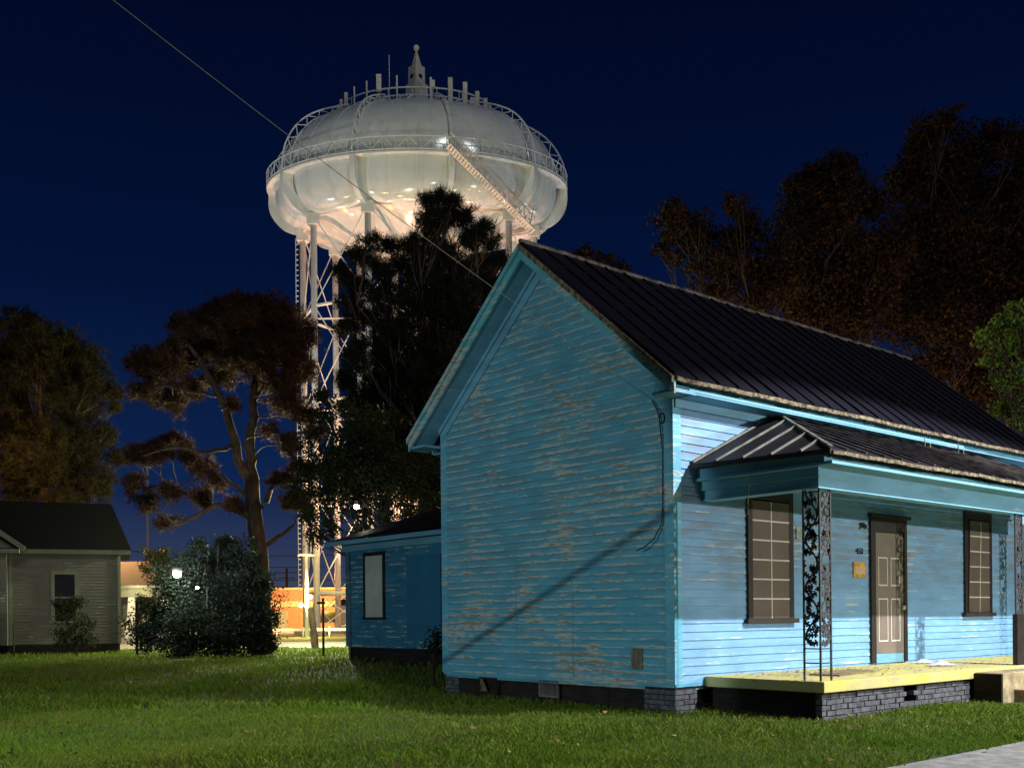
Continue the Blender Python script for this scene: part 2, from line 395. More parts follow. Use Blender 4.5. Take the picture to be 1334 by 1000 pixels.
# drip edge with rust, along front eave
def ragged_edge(name, x0, x1, y, z, parent, h=.06, dep=.03, axis='X'):
    b = MB(); n = int(abs(x1-x0)/.045); rr = random.Random(3)
    pr = .0; hs = [h*rr.uniform(.85, 1.12) for _ in range(n+1)]; ds = [dep*rr.uniform(.92, 1.08) for _ in range(n+1)]; f = nz1(5)
    for i in range(n):
        a = x0+(x1-x0)*i/n; c = x0+(x1-x0)*(i+1)/n; za = z+.015*f(a) if axis == 'X' else z; zc = z+.015*f(c) if axis == 'X' else z
        if axis == 'X': b.hexa([(a,y-ds[i],za-hs[i]),(c,y-ds[i+1],zc-hs[i+1]),(c,y+.02,zc-hs[i+1]),(a,y+.02,za-hs[i]),(a,y-ds[i],za),(c,y-ds[i+1],zc),(c,y+.02,zc),(a,y+.02,za)])
        else: b.hexa([(y-ds[i],a,za-hs[i]),(y+.02,a,za-hs[i]),(y+.02,c,zc-hs[i+1]),(y-ds[i+1],c,zc-hs[i+1]),(y-ds[i],a,za),(y+.02,a,za),(y+.02,c,zc),(y-ds[i+1],c,zc)])
    return b.build(name, M['edge'], parent)
ragged_edge('drip_edge', -RO+.02, L+.3, -EO-.01, zE_-.028, house, h=.055)
# main eave: cornice boards
zc = zE_-.06
b = MB(); b.box(-.06, L+.06, -.25, -.21, zc-.08, zc+.04); b.build('fascia', M['trim'], house)
b = MB(); b.box(-.10, 7.6, -.385, -.21, zc-.12, zc-.081); b.build('gutter_ledge', M['trim'], house, bevel=.006)
b = MB(); b.box(-.06, L+.06, -.385, -.02, zc-.145, zc-.127); b.build('soffit', M['trim'], house)
b = MB(); b.box(.0, L+.04, -.06, -.022, zc-.26, zc-.146); b.build('frieze_board', M['trim'], house)
# old gutter hooks
for hx in (6.15, 7.35):
    b = MB(); b.tube([(hx, -.40, zc-.05), (hx, -.40, zc-.26), (hx+.03, -.44, zc-.30), (hx+.06, -.47, zc-.26), (hx+.06, -.46, zc-.17)], .007, 6); b.build('gutter_hook', M['flash'], house, smooth=True)
# rake boards and soffits on the gable
for sgn in (1, -1):
    yc = WY/2; ye = yc-sgn*(yc+EO); ze = zE_-.055; zr = ZRR-.06
    Pk = lambda x, t, dz: Vector((x, yc+(ye-yc)*t, zr+(ze-zr)*t+dz))
    b = MB()   # barge board (outer, vertical face)
    b.hexa([Pk(-RO+.0, 1, -.19), Pk(-RO+.0, 0, -.20), Pk(-RO+.035, 0, -.20), Pk(-RO+.035, 1, -.19), Pk(-RO+.0, 1, 0), Pk(-RO+.0, 0, 0), Pk(-RO+.035, 0, 0), Pk(-RO+.035, 1, 0)])
    b.build('barge_board', M['rake'], house)
    b = MB()   # crown strip
    b.hexa([Pk(-RO-.045, 1, -.06), Pk(-RO-.045, 0, -.06), Pk(-RO, 0, -.06), Pk(-RO, 1, -.06), Pk(-RO-.045, 1, .03), Pk(-RO-.045, 0, .03), Pk(-RO, 0, .03), Pk(-RO, 1, .03)])
    b.build('rake_crown', M['edge'] if sgn > 0 else M['rake'], house)
    b = MB()   # sloping soffit
    b.hexa([Pk(-RO+.035, 1, -.17), Pk(-RO+.035, 0, -.17), Pk(0, 0, -.17), Pk(0, 1, -.17), Pk(-RO+.035, 1, -.15), Pk(-RO+.035, 0, -.15), Pk(0, 0, -.15), Pk(0, 1, -.15)])
    b.build('rake_soffit', M['trim'], house)
    tw_ = (WY/2+.02)/(WY/2+EO)
    b = MB()   # frieze against the siding
    b.hexa([Pk(-.045, tw_, -.40), Pk(-.045, 0, -.42), Pk(-.001, 0, -.42), Pk(-.001, tw_, -.40), Pk(-.045, tw_, -.172), Pk(-.045, 0, -.172), Pk(-.001, 0, -.172), Pk(-.001, tw_, -.172)])
    b.build('rake_frieze', M['trim'], house)
    b = MB()
    b.hexa([Pk(-.085, tw_, -.25), Pk(-.085, 0, -.25), Pk(-.045, 0, -.25), Pk(-.045, tw_, -.25), Pk(-.085, tw_, -.173), Pk(-.085, 0, -.173), Pk(-.045, 0, -.173), Pk(-.045, tw_, -.173)])
    b.build('rake_moulding', M['trim'], house)
# boxed eave returns at the gable corners
for (ya, yb) in ((-EO+.02, -.0), (WY+.0, WY+EO-.02)):
    b = MB(); b.box(-RO+.036, -.0, ya, yb, zc-.145, zc-.11)
    b.build('eave_return', M['trim'], house)
b = MB(); b.box(0, L, WY+.30, WY+.34, zc-.2, zc+.02); b.box(0, L, WY, WY+.30, zc-.22, zc-.2); b.build('fascia', M['trim'], house)

# foundation: dark boards along the gable, brick piers, vents
b = MB(); b.box(.09, L-.1, .09, WY-.08, -.05, Z0-.052); b.build('crawlspace_wall', M['dark'], house)
rr = random.Random(4)
def bricks(b, mort, x0, x1, z0, z1, y, axis='Y', out=-1, depth=.10, bl=.20, bh=.072, jt=.011, hole=None, jit=.006):
    z = z0; row = 0
    while z+bh*.6 < z1:
        zt = min(z+bh-jt, z1); u = x0-(bl/2 if row % 2 else 0)
        while u < x1:
            a, c = max(u, x0), min(u+bl-jt, x1)
            if c-a > .03 and not (hole and hole(a, c, z)):
                j = rr.uniform(-jit, jit); lo, hi = y+out*j, y-out*depth
                p = [min(lo, hi), max(lo, hi)]; dz = rr.uniform(-.003, .003)
                if axis == 'Y': b.box(a, c, p[0], p[1], z+dz, zt+dz)
                else: b.box(p[0], p[1], a, c, z+dz, zt+dz)
            u += bl
        z += bh; row += 1
f = empty('foundation_pier'); f.parent = house
def pier(x0, x1, y0, y1, z1, parent, hole=None):
    b = MB()
    bricks(b, None, x0+.0, x1, -.02, z1, y0, 'Y', -1, hole=hole)
    bricks(b, None, y0+.004, y1, -.02, z1, x0, 'X', -1, hole=None)
    o = b.build('brick_pier', M['brick'], parent, bevel=.004)
    b = MB(); b.box(x0+.012, x1-.012, y0+.012, y1-.01, -.05, z1-.005)
    b.build('mortar_core', M['mortar'], o); return o
bpy.data.objects.remove(f)
pier(-.02, .44, -.025, .55, Z0-.055, house)
pier(.0, .44, 4.9, 5.26, Z0-.055, house)
for (y0, y1) in ((.56, 1.3), (1.31, 2.3), (2.82, 3.78), (4.34, 4.88)): b = MB(); b.box(.03, .06, y0, y1, -.03, Z0-.054); b.build('skirting_board', M['dark'], house)
# crawl space vents
def vent(y0, y1, z0, z1, fm, lat):
    b = MB()
    for (a, c, d, e) in ((y0, y1, z0-.02, z0+.01), (y0, y1, z1-.01, z1+.02)): b.box(-.005, .03, a, c, d, e)
    for (a, c) in ((y0, y0+.03), (y1-.03, y1)): b.box(-.005, .03, a, c, z0+.01, z1-.01)
    o = b.build('vent_frame', fm, house)
    if lat:
        g_ = MB(); k = 0
        y = y0+.03
        while y < y1-.03:
            g_.beam((.01, y, z0), (.01, min(y+(z1-z0)*.5, y1-.02), z1), .008, .01); g_.beam((.016, y, z1), (.016, min(y+(z1-z0)*.5, y1-.02), z0), .008, .01); y += .035
        g_.build('vent_grille', M['flash'], o)
    else:
        g_ = MB(); g_.hexa([(.0, y1-.2, z0+.02), (.02, y1-.2, z0+.02), (.02, y1-.04, z0+.02), (.0, y1-.04, z0+.02), (.0, y1-.08, z1), (.02, y1-.08, z1), (.02, y1-.03, z1), (.0, y1-.03, z1)])
        g_.build('broken_screen', M['edge'], o)
vent(3.84, 4.31, .10, .33, M['dark'], False); vent(2.36, 2.80, .12, .34, M['flash'], True)
# little wooden access panel low on the gable
b = MB(); b.box(-.042, -.02, .57, .77, .60, .90); b.box(-.05, -.042, .60, .62, .60, .90); b.box(-.05, -.042, .70, .712, .60, .90)
b.build('utility_panel', simple('bare_grey_wood', (.23, .20, .14), .85, .5, 8, sc=(1, 1, .3), bmp=.5), house, bevel=.003)

# windows / door on the front wall
def front_window(x0, x1, z0, z1, tilt=0., frame_side=.11):
    root = MB(); y = -.028
    root.box(x0, x0+frame_side, y-.03, y, z0+.04, z1); root.box(x1-frame_side, x1, y-.03, y, z0+.04, z1); root.box(x0+frame_side, x1-frame_side, y-.03, y, z1-.14, z1)
    w_ = root.build('window', M['dbrown'], house, bevel=.004)
    b = MB(); b.box(x0-.07, x1+.07, y-.075, y, z0-.03, z0+.04); b.build('window_sill', M['dbrown'], w_, bevel=.005)
    b = MB(); b.box(x0+frame_side, x1-frame_side, y-.004, y, z0+.04, z1-.14); b.build('window_recess', M['hole'], w_)
    xa, xb, za, zb = x0+frame_side-.005, x1-frame_side+.005, z0+.045, z1-.17
    if tilt: xa += .05
    e = empty('board_pivot'); bpy.data.objects.remove(e)
    def T(x, z):
        s = (z-za)*tilt; return x+s
    b = MB(); yy = y-.022
    b.hexa([(T(xa,za),yy,za),(T(xb,za),yy,za),(T(xb,za),yy+.014,za),(T(xa,za),yy+.014,za),(T(xa,zb),yy,zb),(T(xb,zb),yy,zb),(T(xb,zb),yy+.014,zb),(T(xa,zb),yy+.014,zb)])
    b.build('window_board', M['brown'], w_)
    g_ = MB(); n = 6; t = .011
    for i in range(1, n):
        z = za+(zb-za)*i/n; g_.hexa([(T(xa,z),yy-.004,z-t),(T(xb,z),yy-.004,z-t),(T(xb,z),yy-.0005,z-t),(T(xa,z),yy-.0005,z-t),(T(xa,z),yy-.004,z+t),(T(xb,z),yy-.004,z+t),(T(xb,z),yy-.0005,z+t),(T(xa,z),yy-.0005,z+t)])
    xm = (xa+xb)/2
    g_.hexa([(T(xm-t,za),yy-.006,za),(T(xm+t,za),yy-.006,za),(T(xm+t,za),yy-.0045,za),(T(xm-t,za),yy-.0045,za),(T(xm-t,zb),yy-.006,zb),(T(xm+t,zb),yy-.006,zb),(T(xm+t,zb),yy-.0045,zb),(T(xm-t,zb),yy-.0045,zb)])
    g_.build('glazing_bar', M['cream'], w_)
    return w_
front_window(1.60, 2.74, 1.26, 3.22)
front_window(8.28, 9.38, 1.32, 3.28, tilt=.045, frame_side=.10)
# door
b = MB(); b.box(4.96, 5.10, -.065, -.028, .52, 2.99); b.box(6.02, 6.13, -.065, -.028, .52, 2.99); b.box(5.10, 6.02, -.065, -.028, 2.74, 2.99)
b.box(4.92, 6.22, -.10, -.028, 2.991, 3.05); fr = b.build('door_frame', M['dbrown'], house, bevel=.004)
b = MB(); b.box(5.10, 6.02, -.046, -.028, .68, 2.735); dr = b.build('door', simple('taupe_door_paint', (.19, .155, .125), .55, .15, 3), house)
b = MB(); b.box(5.10, 6.02, -.040, -.028, .52, .678); b.build('door_threshold', M['trim'], house)
g_ = MB()
def outl(x0, x1, z0, z1, t=.018, y=-.0465):
    g_.box(x0, x1, y-.004, y, z0, z0+t*1.3); g_.box(x0, x1, y-.004, y, z1-t*1.3, z1); g_.box(x0, x0+t, y-.004, y, z0+t*1.3, z1-t*1.3); g_.box(x1-t, x1, y-.004, y, z0+t*1.3, z1-t*1.3)
for (a, c) in ((5.20, 5.50), (5.60, 5.90)): outl(a, c, 1.83, 2.32); outl(a, c, .88, 1.62)
g_.build('panel_outline', M['cream'], dr)
b = MB(); b.ball((5.965, -.085, 1.46), .035, 12, 8, (1, 1, 1.3)); b.tube([(5.965, -.045, 1.46), (5.965, -.08, 1.46)], .012, 8); b.build('door_knob', M['cream'], dr, smooth=True)
# house number, notice, faded plate, porch light
def text(s, size, x, z, y, m, name, parent, depth=.003):
    c = bpy.data.curves.new(name, 'FONT'); c.body = s; c.size = size; c.extrude = depth; c.materials.append(m)
    o = bpy.data.objects.new(name, c); COL.objects.link(o); o.location = (x, y, z); o.rotation_euler = (R(90), 0, 0)
    bpy.context.view_layer.update(); me = bpy.data.meshes.new_from_object(o.evaluated_get(bpy.context.evaluated_depsgraph_get())); bpy.data.objects.remove(o)
    o = bpy.data.objects.new(name, me); COL.objects.link(o); o.location = (x, y, z); o.rotation_euler = (R(90), 0, 0); o.parent = parent; return o
text('450', .15, 4.54, 2.35, -.028, M['hole'], 'house_number', house)
b = MB(); b.box(4.46, 4.84, -.036, -.022, 1.96, 2.22); sg = b.build('notice_plate', simple('yellow_notice', (.62, .42, .04), .5, .4, 14, col2=(.42, .17, .05)), house)
b = MB(); b.box(4.50, 4.80, -.0385, -.0365, 2.02, 2.15); b.build('notice_panel', simple('notice_print', (.55, .25, .08), .5, .5, 40, col2=(.55, .50, .35)), sg)
b = MB(); b.box(2.85, 3.07, -.034, -.022, 2.53, 2.72); pl = b.build('name_plate', simple('faded_plate', (.36, .40, .38), .7, .5, 22, col2=(.22, .20, .16)), house)
b = MB(); b.tube([(4.72, -.03, 2.83), (4.72, -.07, 2.83)], .05, 10); b.ball((4.72, -.10, 2.80), .04); b.build('lamp_holder', M['iron'], house, smooth=True)

# ---------------------------------------------------------------- porch
SX0, SX1, SY = .60, 10.4, -1.95
b = MB(); b.box(SX0, SX1, SY, -.03, .355, .50)
fl = b.build('porch_floor', M['slab'], house, bevel=.012)
b = MB()
def hole(a, c, z): return (2.72 < (a+c)/2 < 3.02 and z > .06) or (((a+c)/2) < 1.05 and z > .26 and rr.random() < .5)
bricks(b, None, SX0+.05, 4.62, -.02, .33, SY+.06, 'Y', -1, hole=hole, jit=.009)
pf = b.build('porch_brickwork', M['brick'], house, bevel=.004)
b = MB(); b.box(SX0+.07, 2.70, SY+.075, SY+.2, -.05, .325); b.box(3.03, 10.3, SY+.075, SY+.2, -.05, .325); b.build('mortar_core', M['mortar'], pf)
b = MB(); b.box(SX0+.12, SX0+.16, SY+.21, -.04, -.05, .353); b.build('porch_end_wall', M['dark'], house)
# roof of the porch (hipped), entablature
PX0, PX1, PY = .36, L-.36, -2.24; PZ = 3.40; HP = 2.40; HZ = 4.40
def proof():
    b = MB(); th = .03
    A = Vector((PX0, PY, PZ)); B = Vector((PX1, PY, PZ)); C1 = Vector((PX0-.02, -.02, PZ+.06)); C2 = Vector((PX1, -.02, PZ+.06)); T1 = Vector((HP, -.02, HZ)); T2 = Vector((L-HP, -.02, HZ))
    dz = Vector((0, 0, -th))
    for f_ in ((A, B, T2, T1),):
        b.hexa([p+dz for p in f_]+list(f_))
    n = len(b.v)
    for tri in ((A, T1, C1), (B, C2, T2)):
        n = len(b.v); b.v += [tuple(p) for p in tri]+[tuple(p+dz) for p in tri]; b.f += [(n, n+1, n+2), (n+5, n+4, n+3), (n, n+3, n+4, n+1), (n+1, n+4, n+5, n+2), (n+2, n+5, n+3, n)]
    r = b.build('porch_roof', M['proof'], house)
    s = MB(); nf = (B-A).cross(T1-A).normalized()
    x = PX0+.35
    while x < PX1-.3:
        e = A.lerp(B, (x-PX0)/(PX1-PX0)); 
        if x < HP: t = (x-PX0)/(HP-PX0); top = A.lerp(T1, t)
        elif x > L-HP: t = (PX1-x)/(PX1-L+HP); top = B.lerp(T2, t)
        else: top = Vector((x, -.02, HZ))
        s.beam(e+nf*.012, top+nf*.012, .02, .026, nf); x += .44
    s.build('roof_seam', M['seam'], r)
    s = MB(); ns = (T1-C1).cross(A-C1).normalized(); ns = ns if ns.z > 0 else -ns
    for k in range(1, 5):
        t = k/5; e = C1.lerp(A, t); top = T1.lerp(A, t); s.beam(e+ns*.012, top+ns*.012, .03, .028, ns)
    s.beam(A+Vector((0,0,.015)), T1+Vector((0,0,.015)), .04, .03); s.build('roof_seam', M['flash'], r)
    s = MB(); s.beam((HP-.05, -.045, HZ+.02), (L-HP, -.045, HZ+.02), .06, .03); s.beam(C1+Vector((.02,-.02,.03)), T1+Vector((0,-.02,.03)), .05, .03); s.build('wall_flashing', M['flash'], r)
    return r
proof()
ragged_edge('porch_drip_edge', PX0, PX1, PY, PZ-.02, house, h=.045, dep=.03)
b = MB(); b.beam((PX0-.01, PY, PZ-.035), (PX0-.02, -.03, PZ+.025), .05, .06); b.build('porch_side_edge', M['dbrown'], house)
FX = .62; FY = -1.90
b = MB()
b.box(FX-.13, L-FX+.13, FY-.15, FY-.11, 3.27, 3.355); b.box(FX-.13, FX-.09, FY-.11, -.03, 3.27, 3.40)
b.build('porch_fascia', M['trim'], house)
b = MB(); b.box(FX-.19, L-FX+.19, FY-.30, FY-.11, 3.225, 3.265); b.box(FX-.19, FX-.09, FY-.11, -.03, 3.225, 3.265)
b.build('porch_ledge', M['trim'], house, bevel=.006)
b = MB(); b.box(FX-.09, FX-.03, FY-.04, -.03, 3.10, 3.224); b.box(FX-.03, L-FX, FY-.0, FY+.16, 2.985, 3.224); b.box(FX-.03, FX+.17, FY+.16, -.03, 2.985, 3.224)
b.build('porch_beam', M['trim'], house, bevel=.004)
b = MB(); b.box(FX-.05, L-FX, FY-.015, FY+.18, 2.962, 2.985); b.box(FX-.05, FX+.19, FY+.18, -.03, 2.962, 2.985); b.build('beam_bead', M['trim'], house)
b = MB(); b.box(FX-.08, L-.6, FY-.10, -.03, 3.36, 3.38); b.build('porch_ceiling', M['trim'], house)

# wrought iron posts with oak-leaf vine panels
def leaf_poly(cx, cz, ang, s):
    pts = []
    prof = [(0,0),(.18,.10),(.10,.30),(.34,.28),(.30,.52),(.16,.46),(.20,.72),(.40,.66),(.36,.86),(.10,.92),(0,1.08)]
    full = prof+[(-x, y) for x, y in prof[-2:0:-1]]
    for x, y in full:
        X = x*s; Y = y*s; pts.append((cx+X*math.cos(ang)-Y*math.sin(ang), cz+X*math.sin(ang)+Y*math.cos(ang)))
    return pts
def vine_panel(z0, z1, w):
    """returns verts/faces builder taking (u, off, z) for a cast panel between two bars"""
    polys = []; r = random.Random(9); z = z0; period = .62
    n = 160; path = []
    for i in range(n+1):
        zz = z0+.02+(z1-z0-.04)*i/n; path.append((w/2+(w/2-.035)*math.sin(2*math.pi*(zz-z0)/period), zz))
    leaves = []
    k = 0; zz = z0+.03
    while zz < z1-.10:
        ph = 2*math.pi*(zz-z0)/period; u = w/2+(w/2-.035)*math.sin(ph); side = 1 if math.cos(ph) > 0 else -1
        leaves.append(leaf_poly(u, zz, R(70)*(-side if k % 2 else side)+r.uniform(-.35, .35)-math.pi*(0), 0.125*r.uniform(.85, 1.1)))
        leaves.append(leaf_poly(w-u*.9, zz+.03, r.uniform(-1.6, 1.6), .10))
        zz += .062; k += 1
    return path, leaves
path, leaves = vine_panel(.93, 2.98, .24)
def iron_post(x, y, dirs, ztop=2.962, zb=.50):
    """dirs: list of ((ux,uy)) directions of panels from the corner bar"""
    b = MB(); t = .011
    b.box(x-t, x+t, y-t, y+t, zb, ztop)
    W = .24
    for (ux, uy) in dirs:
        ex, ey = x+ux*W, y+uy*W; b.box(ex-t, ex+t, ey-t, ey+t, zb, ztop)
        for zz in (.73, .915, 2.93): b.box(min(x, ex)+(t if ux else -t*.7), max(x, ex)-(t if ux else -t*.7), min(y, ey)+(t if uy else -t*.7), max(y, ey)-(t if uy else -t*.7), zz-.008, zz+.008)
    o = b.build('porch_post', M['iron'], house)
    for (ux, uy) in dirs:
        c = MB()
        P = lambda u, off, z: (x+ux*u+abs(uy)*off, y+uy*u+abs(ux)*off, z)
        for (u0, z0), (u1, z1) in zip(path[:-1], path[1:]):
            c.hexa([P(u0-.014, -.006, z0), P(u0+.014, -.006, z0), P(u0+.014, .006, z0), P(u0-.014, .006, z0), P(u1-.014, -.006, z1), P(u1+.014, -.006, z1), P(u1+.014, .006, z1), P(u1-.014, .006, z1)])
        for lp in leaves:
            lp = [(min(max(u, .004), W-.004), min(z, 2.955)) for u, z in lp]
            n = len(c.v); m_ = len(lp); c.v += [P(u, -.005, z) for u, z in lp]+[P(u, .005, z) for u, z in lp]
            c.f += [tuple(range(n, n+m_))[::-1], tuple(range(n+m_, n+2*m_))]+[(n+i, n+(i+1) % m_, n+m_+(i+1) % m_, n+m_+i) for i in range(m_)]
        c.build('vine_panel', M['iron'], o)
    return o
iron_post(.665, -1.86, [(1, 0), (0, 1)])
iron_post(6.27, -1.86, [(1, 0)])
iron_post(10.25, -1.86, [(-1, 0), (0, 1)])
b = MB(); b.box(6.24, 6.54, -1.90, -1.82, .50, 1.33); b.build('post_casing', M['dbrown'], house)
# steps
b = MB(); b.box(4.66, 6.5, -2.36, SY-.001, -.03, .455); st = b.build('step', M['stepm'], house, bevel=.015)
b = MB(); b.box(4.61, 4.659, -2.37, SY-.002, -.03, .44); b.build('step_side_shade', M['dark'], st)  # thin dark sheet on the left face: its shade put into the colour
b = MB(); b.box(5.05, 6.5, -2.68, -2.361, -.03, .20); b.build('step', M['stepm'], house, bevel=.015)

# ------------------------------------------------------------------ rear wing of the same house
WX = 2.5
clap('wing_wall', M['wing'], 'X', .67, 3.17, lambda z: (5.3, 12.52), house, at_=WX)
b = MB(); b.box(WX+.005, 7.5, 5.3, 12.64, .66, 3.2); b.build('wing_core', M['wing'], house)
for y in (12.52,): 
    b = MB(); b.box(WX-.03, WX, y, y+.13, .66, 3.18); b.build('corner_board', M['wing'], house)
b = MB(); b.box(WX-.028, WX-.002, 10.02, 10.12, .66, 3.0); b.build('corner_board', M['wing'], house)
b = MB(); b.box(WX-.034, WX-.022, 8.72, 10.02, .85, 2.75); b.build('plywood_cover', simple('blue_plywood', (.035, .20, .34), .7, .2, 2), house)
b = MB(); b.box(WX-.10, WX-.03, 5.3, 12.7, 2.98, 3.20); b.build('wing_frieze', M['trim'], house)
b = MB(); b.box(WX+.02, 7.4, 5.3, 12.6, -.05, .655); b.build('wing_foundation', M['dark'], house)
# wing window
b = MB(); y0, y1, z0, z1 = 10.90, 11.80, 1.38, 2.92
b.box(WX-.06, WX-.02, y0, y0+.07, z0, z1); b.box(WX-.06, WX-.02, y1-.07, y1, z0, z1); b.box(WX-.06, WX-.02, y0+.07, y1-.07, z1-.09, z1); b.box(WX-.07, WX-.02, y0-.04, y1+.04, z0-.05, z0)
w_ = b.build('window', M['dbrown'], house); b = MB(); b.box(WX-.04, WX-.03, y0+.07, y1-.07, z0, z1-.09); b.build('window_board', M['beige'], w_)
b = MB(); b.box(WX-.05, WX-.02, 8.55, 8.68, 1.0, 2.75); b.build('door_frame', M['dbrown'], house)
# wing hip roof
b = MB(); e = .38
A = (WX-e, 12.64+e, 3.22); B = (WX-e, 5.75, 3.22); C_ = (7.9, 12.64+e, 3.22); D_ = (7.9, 5.75, 3.22); T = (4.4, 10.6, 4.15); U = (4.4, 5.75, 4.15); T2 = (5.6, 10.6, 4.15); U2 = (5.6, 5.75, 4.15)
b.quad(A, B, U, T); b.tri(A, T, C_) if False else b.quad(A, T, T2, C_); b.quad(T2, U2, D_, C_); b.quad(T, U, U2, T2)
b.quad(A, C_, D_, B); wr = b.build('wing_roof', M['roof'], house)
b = MB(); b.beam((WX-e, 5.75, 3.17), (WX-e, 12.64+e, 3.17), .05, .10); b.build('wing_fascia', M['trim'], house)
s = MB(); y = 6.2
while y < 12.6:
    s.beam((WX-e, y, 3.235), (4.4 if y < 10.6 else 4.4-(y-10.6)*.9, min(y, 10.6+max(0, (y-10.6))*.35), 4.16 if y < 10.6 else 4.16-(y-10.6)*.42), .02, .02); y += .5
s.build('roof_seam', M['roof'], wr)
b = MB(); b.box(3.9, 8.5, 5.72, 9.6, 3.9, 4.30); b.build('ell_wall', M['wing'], house)
b = MB(); b.beam((3.62, 5.75, 4.33), (3.62, 9.9, 4.33), .05, .12); b.build('ell_fascia', M['trim'], house)
b = MB(); A = (3.6, 9.95, 4.40); B = (3.6, 5.75, 4.40); T = (6.2, 5.75, 5.8); T2 = (6.2, 8.0, 5.8); Cc = (8.8, 9.95, 4.4); Dd = (8.8, 5.75, 4.4)
b.quad(A, B, T, T2); b.tri(A, T2, Cc); b.quad(T2, T, Dd, Cc); b.quad(A, Cc, Dd, B); b.build('ell_roof', M['roof'], house)
# conduit at the wing corner
b = MB(); b.tube([(WX-.06, 12.42, .1), (WX-.06, 12.42, 1.3), (WX-.05, 12.45, 2.95)], .02, 6); b.build('conduit', M['flash'], house)

# ------------------------------------------------------------------ things around the porch
def plastic(c, w_, l_, h, seed):
    r = np.random.default_rng(seed); n = 26; U, V_ = np.meshgrid(np.linspace(-1, 1, n), np.linspace(-1, 1, n)); rad = np.sqrt(U**2+V_**2)
    H = np.zeros_like(U)
    for k in range(14): a = r.uniform(0, 6.28); fq = r.uniform(2, 9); H += np.abs(np.sin((U*np.cos(a)+V_*np.sin(a))*fq+r.uniform(0, 6)))/14
    H = np.clip(H*1.9-.4, 0.05, 1)*np.clip(1.15-rad, 0.01, 1)
    X = c[0]+U*w_*(1+.15*np.sin(V_*5)); Y = c[1]+V_*l_*(1+.2*np.sin(U*4)); Z = c[2]+.004+H*h
    vs = np.stack([X.ravel(), Y.ravel(), Z.ravel()], 1); f_ = []
    for i in range(n-1):
        for j in range(n-1):
            q = i*n+j
            if rad[i, j] < 1.05: f_.append((q, q+1, q+n+1, q+n))
    return np_mesh('plastic_bag', vs, np.array(f_), plast)
plast, nt, bs = mat('crumpled_clear_plastic'); bs.inputs['Base Color'].default_value = (.75, .76, .76, 1); bs.inputs['Roughness'].default_value = .2; bs.inputs['Transmission Weight'].default_value = .35
tag(plastic((5.35, -1.05, .50), .30, .20, .10, 3), 'crumpled clear plastic sheet on the yellow porch nearer the step edge', 'plastic bag', 'crumpled plastic sheets on the porch')
tag(plastic((5.95, -.45, .50), .30, .18, .08, 8), 'smaller crumpled plastic sheet lying right against the foot of the door', 'plastic bag', 'crumpled plastic sheets on the porch')
b = MB(); b.hexa([(1.75,-1.45,.504),(3.15,-1.20,.504),(3.10,-.80,.504),(1.70,-1.0,.504),(1.75,-1.45,.520),(3.15,-1.20,.520),(3.10,-.80,.53),(1.70,-1.0,.525)])
tag(b.build('doormat', simple('rotten_plywood', (.30, .22, .12), .9, .5, 5, sc=(.5, 3, 1), bmp=.5)), 'flat brown rotten board lying on the yellow porch behind the iron post', 'board')
# dead leaves scattered on the porch
n = 900; P_ = []
cx = np.concatenate([rng.uniform(.7, 10, 500), rng.normal(2.6, .6, 400)]); cy = np.concatenate([rng.uniform(-1.8, -.1, 500)**1, rng.normal(-.8, .3, 400)]); cy = np.clip(cy, -1.88, -.08); cx = np.clip(cx, .7, 10)
a = rng.uniform(0, 6.28, n); s_ = rng.uniform(.012, .035, n); zz = .503+rng.uniform(0, .015, n)
V_ = np.stack([np.stack([cx+np.cos(a+q)*s_*(1 if i % 2 else .5), cy+np.sin(a+q)*s_*(1 if i % 2 else .5), zz+rng.uniform(0, .012, n)], 1) for i, q in enumerate((0, 1.57, 3.14, 4.71))], 1).reshape(-1, 3)
tag(np_mesh('fallen_leaves', V_, np.arange(4*n).reshape(-1, 4), leaf_mat('dead_leaf', (.16, .09, .04), (.30, .22, .10))), kind='stuff')
nl = 1500; Dl = np.sqrt(rng.uniform(8.5**2, 36**2, nl)); Ul = rng.uniform(-.52, .52, nl)*Dl; lx = CAM[0]+Ul*XA[0]+Dl*XA[1]; ly = CAM[1]+Ul*YA[0]+Dl*YA[1]
ok = ~((lx > -.05) & (ly > -2.0) & (ly < 5.4)) & ~((lx > 2.4) & (ly > 5)); lx, ly = lx[ok], ly[ok]; nl = len(lx); a = rng.uniform(0, 6.28, nl); s_ = rng.uniform(.02, .05, nl)
V_ = np.stack([np.stack([lx+np.cos(a+q)*s_*(1 if i % 2 else .5), ly+np.sin(a+q)*s_*(1 if i % 2 else .5), .045+rng.uniform(0, .05, nl)], 1) for i, q in enumerate((0, 1.57, 3.14, 4.71))], 1).reshape(-1, 3)
tag(np_mesh('fallen_leaves', V_, np.arange(4*nl).reshape(-1, 4), leaf_mat('dry_leaf', (.12, .07, .03), (.30, .20, .09))), kind='stuff')
# cables
cab = simple('black_cable', (.02, .02, .02), .5, .3, 9); cabw = simple('pale_cable', (.22, .21, .16), .5, .2, 9)
b = MB(); ring = [(-.05, .15+.045*math.cos(t), 4.08+.07*math.sin(t)) for t in [i*2*math.pi/14 for i in range(15)]]
b.tube([(-.05, .33, 4.36), (-.06, .22, 4.2)]+ring+[(-.045, .14, 3.6), (-.045, .15, 2.9), (-.05, .17, 2.62), (-.09, .28, 2.42), (-.14, .42, 2.31), (-.15, .55, 2.27)], .009, 6)
tag(b.build('cable', cab, smooth=True), 'black cable looped and dangling down the gable by its right corner board', 'cable')
b = MB(); b.tube([(FX-.05, -1.1, 3.36), (FX-.17, -1.06, 3.34), (FX-.22, -1.0, 3.22), (FX-.23, -.96, 2.95), (FX-.23, -.95, 2.72)], .008, 6); b.ball((FX-.23, -.95, 2.70), .014)
tag(b.build('cord', cabw, smooth=True), 'pale cord hanging from the end of the porch roof', 'cord')
